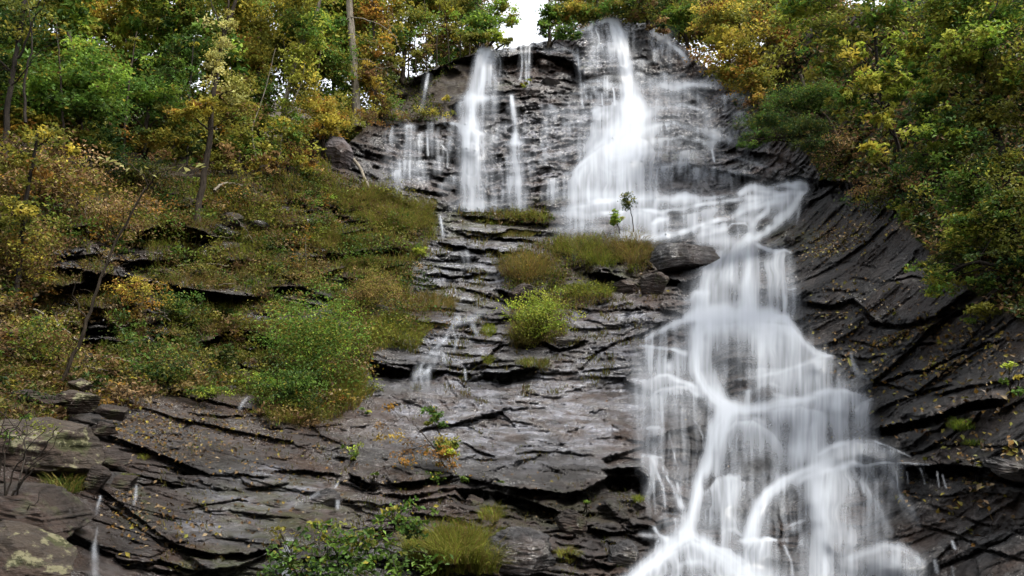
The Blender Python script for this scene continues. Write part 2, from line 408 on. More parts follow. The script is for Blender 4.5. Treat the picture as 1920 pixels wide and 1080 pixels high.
# rows behind the crest
NB = 46
slope = np.interp(gx, [-420, 560, 700, 800, 880, 960, 1040, 1100, 1200, 1300, 1500, 2340], [.5, .46, .42, .3, .05, -.1, -.1, -.02, .1, .42, .5, .5])
cr = pt(PX[-1], PY[-1], D[-1])
steps = .12 * (1.16 ** np.arange(1, NB + 1) - 1) / .16
back = np.zeros((NB, NX, 3))
for k, st in enumerate(steps):
    back[k, :, 1] = cr[:, 1] + st
    back[k, :, 0] = cr[:, 0] * (1 + .6 * st / cr[:, 1])
    back[k, :, 2] = cr[:, 2] + slope * st + min(1, st) * .5 * fbm(back[k, :, 0] * .3, back[k, :, 1] * .3, oct=3, seed=60)
front = pt(PX, PY, D)
NF = 26
fr = np.zeros((NF, NX, 3))
for k in range(NF):
    q_ = 1 - k / NF                       # 1 at the far (behind camera) end
    st = 30 * q_ ** 1.6
    fr[k, :, 1] = front[0, :, 1] - st
    fr[k, :, 0] = front[0, :, 0] * (1 + .12 * st)
    fr[k, :, 2] = front[0, :, 2] * (1 - min(1, st / 4)) - .3 * min(1, st / 4) + .12 * fbm(fr[k, :, 0], fr[k, :, 1], oct=3, seed=61)
ALLP = np.concatenate([fr, front, back], 0)


def grid_mesh(name, P, attrs, mat, keep=None):
    ny, nx = P.shape[:2]
    idx = np.arange(ny * nx).reshape(ny, nx)
    q = np.stack([idx[:-1, :-1], idx[:-1, 1:], idx[1:, 1:], idx[1:, :-1]], -1).reshape(-1, 4)
    V = P.reshape(-1, 3)
    at = {k: a.reshape(-1) for k, a in attrs.items()}
    if keep is not None:
        q = q[keep[q].any(1)]
        used = np.zeros(len(V), bool); used[q] = True
        re = np.cumsum(used) - 1
        V = V[used]; q = re[q]
        at = {k: a[used] for k, a in at.items()}
    me = poly_mesh(name, V, q)
    for k, a in at.items():
        t = me.attributes.new(k, 'FLOAT', 'POINT')
        t.data.foreach_set('value', a.astype(np.float32))
    me.materials.append(mat)
    return me


def poly_mesh(name, V, faces, smooth_=True):
    """faces: (n, k) array"""
    me = bpy.data.meshes.new(name)
    n, k = faces.shape
    me.vertices.add(len(V)); me.vertices.foreach_set('co', np.ascontiguousarray(V, np.float32).ravel())
    me.loops.add(n * k); me.loops.foreach_set('vertex_index', np.ascontiguousarray(faces, np.int32).ravel())
    me.polygons.add(n)
    me.polygons.foreach_set('loop_start', np.arange(0, n * k, k, dtype=np.int32))
    me.polygons.foreach_set('use_smooth', np.full(n, smooth_))
    me.update(calc_edges=True)
    return me


# ------------------------------------------------------------------ materials
def material(name):
    m = bpy.data.materials.new(name); m.use_nodes = True
    t = m.node_tree; b = t.nodes['Principled BSDF']
    return m, t, b


def node(t, typ, **kw):
    n = t.nodes.new(typ)
    for k, v in kw.items():
        if k.startswith('i_'): n.inputs[k[2:]].default_value = v
        else: setattr(n, k, v)
    return n


def noise(t, scale, detail=4, vec=None, rough=.55, mapscale=None, rot=(0, 0, 0)):
    n = node(t, 'ShaderNodeTexNoise'); n.inputs['Scale'].default_value = scale; n.inputs['Detail'].default_value = detail; n.inputs['Roughness'].default_value = rough
    tc = node(t, 'ShaderNodeTexCoord'); mp = node(t, 'ShaderNodeMapping')
    mp.inputs['Scale'].default_value = mapscale or (1, 1, 1); mp.inputs['Rotation'].default_value = rot
    t.links.new(tc.outputs['Object'], mp.inputs[0]); t.links.new(mp.outputs[0], n.inputs['Vector'])
    return n.outputs['Fac']


def ramp(t, fac, stops):
    r = node(t, 'ShaderNodeValToRGB'); e = r.color_ramp.elements
    while len(e) > 1: e.remove(e[0])
    e[0].position = stops[0][0]; e[0].color = (*stops[0][1], 1)
    for p, c in stops[1:]:
        x = e.new(p); x.color = (*c, 1)
    t.links.new(fac, r.inputs[0])
    return r.outputs[0]


def mix(t, fac, a, b, blend='MIX'):
    m = node(t, 'ShaderNodeMix', data_type='RGBA', blend_type=blend)
    for s, v in ((m.inputs[0], fac), (m.inputs[6], a), (m.inputs[7], b)):
        if isinstance(v, (int, float)): s.default_value = v
        elif isinstance(v, tuple): s.default_value = (*v, 1)
        else: t.links.new(v, s)
    return m.outputs[2]


def mth(t, op, a, b=None, clamp=False):
    m = node(t, 'ShaderNodeMath', operation=op, use_clamp=clamp)
    for s, v in ((m.inputs[0], a), (m.inputs[1], b)):
        if v is None: continue
        if isinstance(v, (int, float)): s.default_value = v
        else: t.links.new(v, s)
    return m.outputs[0]


def attr(t, name):
    a = node(t, 'ShaderNodeAttribute', attribute_name=name)
    return a.outputs['Fac']


def rock_material(name, dark=(.004, .0036, .0035), light=(.030, .0265, .025), masks=False, wet=.12, lichen=0., moss=0., scale=1.):
    m, t, b = material(name)
    big = noise(t, .9 * scale, 5)
    lam = noise(t, 1.3 * scale, 7, mapscale=(1, .8, 7), rot=(0, R(8), 0), rough=.65)
    fine = noise(t, 9 * scale, 6, rough=.7)
    c = ramp(t, mth(t, 'ADD', mth(t, 'MULTIPLY', big, .45), mth(t, 'MULTIPLY', lam, .55)), [(.3, dark), (.47, tuple(.5 * (a + b_) for a, b_ in zip(dark, light))), (.66, light)])
    c = mix(t, mth(t, 'MULTIPLY', ramp_f(t, noise(t, .6 * scale, 4), .44, .62), .85), c, (.036, .021, .014))
    c = mix(t, mth(t, 'MULTIPLY', ramp_f(t, fine, .52, .72), .4), c, (.07, .067, .068))
    c = mix(t, mth(t, 'MULTIPLY', ramp_f(t, noise(t, 5 * scale, 7, mapscale=(1, 1, 3), rough=.75), .5, .62), .6), c, tuple(x * .8 for x in dark))
    if moss:
        c = mix(t, mth(t, 'MULTIPLY', ramp_f(t, noise(t, 2.2 * scale, 6), .55, .65), moss), c, (.035, .042, .009))
    if lichen:
        c = mix(t, mth(t, 'MULTIPLY', ramp_f(t, noise(t, 3.1 * scale, 5, rough=.7), .54, .6), lichen), c, (.17, .16, .09))
    rgh = mth(t, 'ADD', mth(t, 'ADD', mth(t, 'MULTIPLY', fine, .2), mth(t, 'MULTIPLY', ramp_f(t, noise(t, 1.1 * scale, 5, rough=.65), .38, .62), .34)), wet)
    if masks:
        br = mth(t, 'MULTIPLY', attr(t, 'brown'), ramp_f(t, noise(t, 1.4, 6, rough=.65), .35, .6))
        c = mix(t, mth(t, 'MULTIPLY', br, .85), c, (.030, .017, .011))
        ms = mth(t, 'MULTIPLY', attr(t, 'moss'), ramp_f(t, noise(t, 3, 6, rough=.65), .42, .56))
        c = mix(t, ms, c, (.035, .04, .008))
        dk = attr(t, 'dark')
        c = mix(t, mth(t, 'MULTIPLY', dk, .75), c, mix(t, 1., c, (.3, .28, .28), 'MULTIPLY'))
        so_ = attr(t, 'soil')
        sc_ = ramp(t, noise(t, 5, 8, rough=.7), [(.3, (.009, .006, .004)), (.5, (.026, .017, .009)), (.62, (.038, .032, .011)), (.75, (.065, .044, .022))])
        c = mix(t, so_, c, sc_)
        rgh = mth(t, 'ADD', rgh, mth(t, 'MULTIPLY', so_, .6), True)
    t.links.new(c, b.inputs['Base Color'])
    t.links.new(rgh, b.inputs['Roughness'])
    film = ramp_f(t, noise(t, .8 * scale, 5, rough=.7), .42 if wet < .2 else .5, .6 if wet < .2 else .85)     # running wet film
    if masks:
        mica_sheen = mth(t, 'MULTIPLY', attr(t, 'sheen'), ramp_f(t, noise(t, 1.7, 7, mapscale=(1, 1, 2.4), rough=.68), .4, .58))
        mica_sheen = mth(t, 'MULTIPLY', mica_sheen, mth(t, 'ADD', .3, mth(t, 'MULTIPLY', ramp_f(t, noise(t, 7, 7, mapscale=(1, 1, 2), rough=.72), .4, .6), .8)), True)
        film = mth(t, 'ADD', film, mica_sheen, True)
        t.links.new(mth(t, 'MULTIPLY', mica_sheen, .6), b.inputs['Metallic'])          # micaceous schist, with sky sheen put into its lighter colour
        c = mix(t, mica_sheen, c, mix(t, ramp_f(t, lam, .4, .62), (.045, .045, .052), (.20, .205, .235)))
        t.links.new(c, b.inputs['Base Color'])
        film = mth(t, 'MULTIPLY', film, mth(t, 'SUBTRACT', 1., so_, True))
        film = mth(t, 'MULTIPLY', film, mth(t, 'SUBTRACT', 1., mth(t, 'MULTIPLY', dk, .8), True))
    t.links.new(film, b.inputs['Coat Weight']); b.inputs['Coat Roughness'].default_value = .1; b.inputs['Coat IOR'].default_value = 1.6
    b.inputs['Specular IOR Level'].default_value = .28
    bp = node(t, 'ShaderNodeBump'); bp.inputs['Strength'].default_value = 1.; bp.inputs['Distance'].default_value = .06 / scale ** .5
    h = mth(t, 'ADD', mth(t, 'MULTIPLY', noise(t, 14 * scale, 8, mapscale=(.6, .8, 2.2), rot=(0, R(8), 0), rough=.7), 1.), mth(t, 'ADD', mth(t, 'MULTIPLY', lam, 1.5), mth(t, 'MULTIPLY', noise(t, 4.5 * scale, 6, mapscale=(.7, .8, 1.8), rot=(0, R(10), 0), rough=.62), 1.3)))
    t.links.new(h, bp.inputs['Height']); t.links.new(bp.outputs[0], b.inputs['Normal']); t.links.new(bp.outputs[0], b.inputs['Coat Normal'])
    return m


def ramp_f(t, fac, a, b):
    m = node(t, 'ShaderNodeMapRange', interpolation_type='SMOOTHSTEP')
    t.links.new(fac, m.inputs[0]); m.inputs[1].default_value = a; m.inputs[2].default_value = b
    return m.outputs[0]


def leaf_material(name, transl=.35, rough=.5):
    m, t, b = material(name)
    a = node(t, 'ShaderNodeAttribute', attribute_name='tint')
    t.links.new(a.outputs['Color'], b.inputs['Base Color'])
    b.inputs['Roughness'].default_value = rough
    b.inputs['Specular IOR Level'].default_value = .15
    tr = node(t, 'ShaderNodeBsdfTranslucent')
    t.links.new(a.outputs['Color'], tr.inputs[0])
    ms = node(t, 'ShaderNodeMixShader'); ms.inputs[0].default_value = transl
    t.links.new(b.outputs[0], ms.inputs[1]); t.links.new(tr.outputs[0], ms.inputs[2])
    t.links.new(ms.outputs[0], t.nodes['Material Output'].inputs[0])
    return m


def bark_material(name, c1, c2, sc_=6):
    m, t, b = material(name)
    n = noise(t, sc_, 6, mapscale=(3, 3, .6), rough=.7)
    t.links.new(ramp(t, n, [(.35, c1), (.65, c2)]), b.inputs['Base Color'])
    b.inputs['Roughness'].default_value = .85; b.inputs['Specular IOR Level'].default_value = .12
    bp = node(t, 'ShaderNodeBump'); bp.inputs['Strength'].default_value = .7; bp.inputs['Distance'].default_value = .03
    t.links.new(n, bp.inputs['Height']); t.links.new(bp.outputs[0], b.inputs['Normal'])
    return m


def water_material():
    m, t, b = material('falling_water')
    t.nodes.remove(b)
    di = node(t, 'ShaderNodeBsdfDiffuse'); di.inputs[0].default_value = (.465, .495, .54, 1)
    tl = node(t, 'ShaderNodeBsdfTranslucent'); tl.inputs[0].default_value = (.465, .495, .54, 1)
    gl = node(t, 'ShaderNodeBsdfGlossy'); gl.inputs[0].default_value = (.9, .9, .9, 1); gl.inputs['Roughness'].default_value = .35
    m1 = node(t, 'ShaderNodeMixShader'); m1.inputs[0].default_value = .4
    m2 = node(t, 'ShaderNodeMixShader'); m2.inputs[0].default_value = .02
    m3 = node(t, 'ShaderNodeMixShader')
    tp = node(t, 'ShaderNodeBsdfTransparent')
    L = t.links.new
    L(di.outputs[0], m1.inputs[1]); L(tl.outputs[0], m1.inputs[2]); L(m1.outputs[0], m2.inputs[1]); L(gl.outputs[0], m2.inputs[2])
    L(attr(t, 'foam'), m3.inputs[0]); L(tp.outputs[0], m3.inputs[1]); L(m2.outputs[0], m3.inputs[2])
    L(m3.outputs[0], t.nodes['Material Output'].inputs[0])
    return m


M_ROCK = rock_material('wet_rock', masks=True)
M_BOULDER = rock_material('brown_boulder_rock', (.007, .005, .0035), (.036, .025, .019), wet=.25, moss=.5, scale=1.6)
M_GREYB = rock_material('grey_boulder_rock', (.006, .0057, .006), (.045, .043, .044), wet=.12, moss=.2, scale=1.6)
M_LICHEN = rock_material('lichen_rock', (.017, .012, .008), (.06, .045, .032), wet=.45, moss=.7, lichen=.8, scale=1.6)
M_PALE = rock_material('pale_rock', (.05, .042, .042), (.16, .14, .145), wet=.5, scale=1.2)
M_LEAF = leaf_material('leaf', .42, .55)
M_GRASS = leaf_material('grass_blade', .25, .6)
M_LITTER = leaf_material('fallen_leaf', .1, .45)
M_BARK = bark_material('brown_bark', (.012, .009, .006), (.048, .037, .026))
M_PALEBARK = bark_material('pale_bark', (.075, .063, .048), (.21, .185, .145))
M_DARKBARK = bark_material('dark_bark', (.007, .006, .0045), (.028, .022, .017))
M_WATER = water_material()


def mark(o, label=None, cat=None, group=None, kind=None):
    if label: o['label'] = label
    if cat: o['category'] = cat
    if group: o['group'] = group
    if kind: o['kind'] = kind
    return o


def link(name, me, parent=None, loc=None):
    o = bpy.data.objects.new(name, me); col.objects.link(o)
    if parent is not None: o.parent = parent
    if loc is not None: o.location = loc
    return o


# terrain masks
sheen = np.zeros(PX.shape); brown = np.zeros(PX.shape); moss = np.zeros(PX.shape); dark = np.zeros(PX.shape)


def blob(A, x, y, rx, ry, v):
    r = np.hypot((WX - x) / rx, (WY - y) / ry)
    return np.maximum(A, v * (1 - smooth(.5, 1.2, r)))


for b in ((810,200,90,60,1), (960,140,110,28,.6), (1010,160,60,20,.9), (1130,130,60,20,.6), (1260,120,50,30,.7), (860,330,160,40,.5), (1160,780,60,60,.3), (450,800,260,60,.9), (240,880,160,90,.9), (100,960,160,120,1), (900,800,120,40,.4),
          (1560,430,90,30,.8), (1560,640,90,40,.8), (1650,500,80,30,.4), (1840,960,140,50,1), (1740,1020,80,60,.9), (1600,280,90,70,1), (1100,660,60,25,.6), (560,400,120,30,.6), (1230,1000,90,60,.6), (1000,980,140,60,.6), (1290,500,50,40,.5), (1200,545,60,30,.8)):
    brown = blob(brown, *b)
for b in ((1040,375,50,12,.6), (1280,295,40,8,.7), (1100,120,20,14,.6), (940,160,40,10,.4), (520,960,160,70,.6), (420,1060,100,40,.8), (250,950,40,40,.7), (1120,500,90,60,.5), (880,560,80,30,.4), (900,420,120,40,.7), (1000,690,60,20,.5), (820,500,80,20,.4), (1040,960,150,50,.4), (1480,440,60,30,.5)):
    moss = blob(moss, *b)
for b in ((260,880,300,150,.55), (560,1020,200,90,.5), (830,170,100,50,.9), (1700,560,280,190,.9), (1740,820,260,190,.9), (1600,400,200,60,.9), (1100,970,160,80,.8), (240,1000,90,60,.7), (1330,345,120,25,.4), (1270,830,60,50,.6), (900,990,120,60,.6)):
    dark = blob(dark, *b)  # dark rock on the banks, part of it shade put into the colour
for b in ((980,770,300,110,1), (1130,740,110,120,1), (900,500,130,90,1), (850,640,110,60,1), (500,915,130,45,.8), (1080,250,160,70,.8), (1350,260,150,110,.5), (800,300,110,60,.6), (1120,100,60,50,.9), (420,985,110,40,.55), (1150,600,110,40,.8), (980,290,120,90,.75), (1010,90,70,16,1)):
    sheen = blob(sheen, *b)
pad = lambda a, v: np.concatenate([np.broadcast_to(v if np.ndim(v) == 0 else 1., (NF, NX)), a, np.broadcast_to(v, (NB, NX))], 0)
def widen(P, n=24):
    k = (np.arange(1, n + 1) / n)[None, :, None] ** 1.5 * 26
    a = np.array([-1, .15, .55]); b = np.array([1, .15, .6])
    wob = .3 * fbm(P[:, :1, 1] * .5 + k[..., 0] * .5, P[:, :1, 2] * .5 + k[..., 0] * .3, oct=3, seed=66)[..., None]
    L_ = P[:, :1] + (a * k + wob * np.minimum(k, 1))
    R_ = P[:, -1:] + (b * k + wob * np.minimum(k, 1))
    return np.concatenate([L_[:, ::-1], P, R_], 1)


_pad = pad
pad = lambda a, v: np.pad(_pad(a, v), ((0, 0), (24, 24)), mode='edge')
ALLP = widen(ALLP)
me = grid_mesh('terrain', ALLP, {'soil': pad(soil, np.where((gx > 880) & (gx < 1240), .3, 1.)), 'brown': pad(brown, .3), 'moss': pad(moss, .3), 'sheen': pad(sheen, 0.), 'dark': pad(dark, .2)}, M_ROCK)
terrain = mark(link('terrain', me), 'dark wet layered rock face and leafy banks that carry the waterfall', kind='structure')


def Dat(px, py):
    px = np.asarray(px, float); py = np.asarray(py, float)
    fx = (px - X0) / (X1 - X0) * (NX - 1)
    t = np.interp(px, gx, ty_)
    fy = (YB - py) / (YB - t) * (NY - 1)
    return bil(D, fx, fy)


def soil_at(px, py):
    fx = (px - X0) / (X1 - X0) * (NX - 1)
    fy = (YB - py) / (YB - np.interp(px, gx, ty_)) * (NY - 1)
    return bil(soil, fx, fy)


# ------------------------------------------------------------------ water
def minf(a, n):
    r = a.copy()
    for k in range(1, n + 1):
        r[k:] = np.minimum(r[k:], a[:-k]); r[:-k] = np.minimum(r[:-k], a[k:])
    b = r.copy()
    for k in range(1, n + 1):
        b[:, k:] = np.minimum(b[:, k:], r[:, :-k]); b[:, :-k] = np.minimum(b[:, :-k], r[:, k:])
    return b


def streak(x, y, amt, seed, fine=1.):
    """flow lines: fast variation across x, slow along y"""
    n = .42 * vn(x / (16 * fine), y / 160, seed=seed) + .36 * vn(x / (6.5 * fine), y / 90, seed=seed + 1) + .28 * vn(x / (3.3 * fine), y / 60, seed=seed + 2)
    amt = min(1., amt * 1.25)
    return np.clip(1 - amt * (.5 - 1.15 * n), 0, 1.4)


def water(name, label, box, prims, off=.06, thick=.3, extra_D=None):
    x0, y0, x1, y1 = box
    st = 1.9
    xs = np.arange(x0, x1 + .1, st); ys = np.arange(y0, y1 + .1, st)
    X, Y = np.meshgrid(xs, ys)
    T = np.ones(X.shape)
    wx = X + 1.6 * vn(X / 18, Y / 30, seed=71); wy = Y + 2.0 * vn(X / 20, Y / 20, seed=72)
    for k, p in enumerate(prims):
        typ = p[0]
        if typ == 'S':          # stream: [(x, y, half width, density)...], streak amount
            q = np.array(p[1], float); am = p[2] if len(p) > 2 else .35
            best = np.zeros(X.shape)
            acc = 0
            for i in range(len(q) - 1):
                a, b = q[i], q[i + 1]
                ab = b[:2] - a[:2]; L2 = ab @ ab + 1e-9; L = math.sqrt(L2)
                hm = max(a[2], b[2]) * 1.7 + 3
                m = (X > min(a[0], b[0]) - hm) & (X < max(a[0], b[0]) + hm) & (Y > min(a[1], b[1]) - hm) & (Y < max(a[1], b[1]) + hm)
                if m.any():
                    rx, ry = wx[m] - a[0], wy[m] - a[1]
                    tt = (rx * ab[0] + ry * ab[1]) / L2
                    tc = np.clip(tt, 0, 1)
                    dx_, dy_ = rx - tc * ab[0], ry - tc * ab[1]
                    dist = np.hypot(dx_, dy_)
                    sgn = np.sign(rx * ab[1] - ry * ab[0])
                    hw = a[2] + (b[2] - a[2]) * tc; de = a[3] + (b[3] - a[3]) * tc
                    u = dist / hw
                    prof = np.exp(-(u / .85) ** 2.6)
                    hwm = .5 * (q[:, 2].mean() + hw)
                    s = streak(sgn * u * hwm + k * 77, acc + tc * L, am, 5 + k)
                    best[m] = np.maximum(best[m], de * prof * s)
                acc += L
            wgt = best
        elif typ == 'V':        # curtain hanging from a lip: lip, length, density, streak, drift
            q = np.array(p[1], float); Lf, de, am = p[2], p[3], p[4]
            dr = p[5] if len(p) > 5 else 0
            yl = np.interp(X, q[:, 0], q[:, 1]) + 1.5 * vn(X / 12, X * 0, seed=k)
            d = Y - yl
            xr = X - dr * np.maximum(d, 0)
            ex = min(22., (q[-1, 0] - q[0, 0]) * .4)
            xr = xr + min(7., ex * .5) * vn(X / 30, Y / 26, seed=600 + k)
            env = smooth(q[0, 0] - ex * .4, q[0, 0] + ex, xr) * (1 - smooth(q[-1, 0] - ex, q[-1, 0] + ex * .4, xr))
            ln = Lf * (1 + .35 * vn(X / 14, X * 0, seed=300 + k))
            f = smooth(-3, 3, d) * np.clip(1 - np.maximum(d, 0) / ln, 0, 1) ** .8
            wgt = de * env * f * streak(xr, Y, am, 40 + k)
        elif typ == 'P':        # even veil over a polygon
            _, poly, de, am = p
            m = blur(pip(poly, wx, wy).astype(float), 6, 2)
            wgt = de * m * streak(X + 3 * vn(X / 40, Y / 40, seed=44), Y, am, 60 + k) * (.8 + .5 * vn(X / 50, Y / 34, seed=46))
        elif typ == 'G':
            _, x, y, rx, ry, de = p
            wgt = de * np.exp(-(((X - x) / rx) ** 2 + ((Y - y) / ry) ** 2))
        elif typ == 'N':
            _, x, y, rx, ry, de = p
            g = min(.92, de * 1.25) * np.exp(-((((wx - x) / rx) ** 2 + ((wy - y) / ry) ** 2)) ** 1.5)
            T = 1 - (1 - T) * (1 - g)
            continue
        if typ == 'S' and np.mean(q[:, 2]) < 8 and len(q) > 2:
            wgt = wgt * (.68 + .5 * vn(X / 16, Y / 16, seed=800 + k)) + .22 * blur(wgt, 3, 2)
        T = T * (1 - np.clip(wgt, 0, .985))
    A = np.clip(1 - T, 0, 1)
    fs = .55 * vn(X / 2.6, Y / 46, seed=91) + .6 * vn(X / 6, Y / 70, seed=92)
    A = A + .34 * A * (1 - A) * fs * 1.6 + .05 * A * fs
    A = np.clip(A, 0, 1)
    edge = np.minimum.reduce([X - x0, x1 - X, Y - y0, (y1 - Y) + 99])
    A *= smooth(0, 6, edge)
    d = Dat(X, Y)
    raw = minf(d, 2)
    sm = blur(minf(d, 3), 9, 3)
    d = sm - blur(np.maximum(sm - raw, 0), 7, 2) * 1.15
    d = np.minimum(d, blur(raw, 2, 2) - .01)
    d = blur(d, 3, 2)
    bulge = thick * blur(A, 8, 2) + .03
    d = np.minimum(d, minf(Dat(X, Y), 2) - .01)
    for i_ in range(1, d.shape[0]):        # water falls straight: it never draws back under a lip
        d[i_] = np.minimum(d[i_], d[i_ - 1] - .004)
    d = blur(d, 3, 2)
    d = np.minimum(d, Dat(X, Y) - .01)
    d = d - off - bulge
    P = pt(X, Y, d)
    keep = (A > .012).ravel()
    me = grid_mesh(name, P, {'foam': A}, M_WATER, keep)
    o = link(name, me)
    mark(o, label, 'waterfall', kind='structure')
    return o


S, V, G, N = 'S', 'V', 'G', 'N'


def st_(pts, hw, de):
    return [(x, y, hw, de) for x, y in pts]


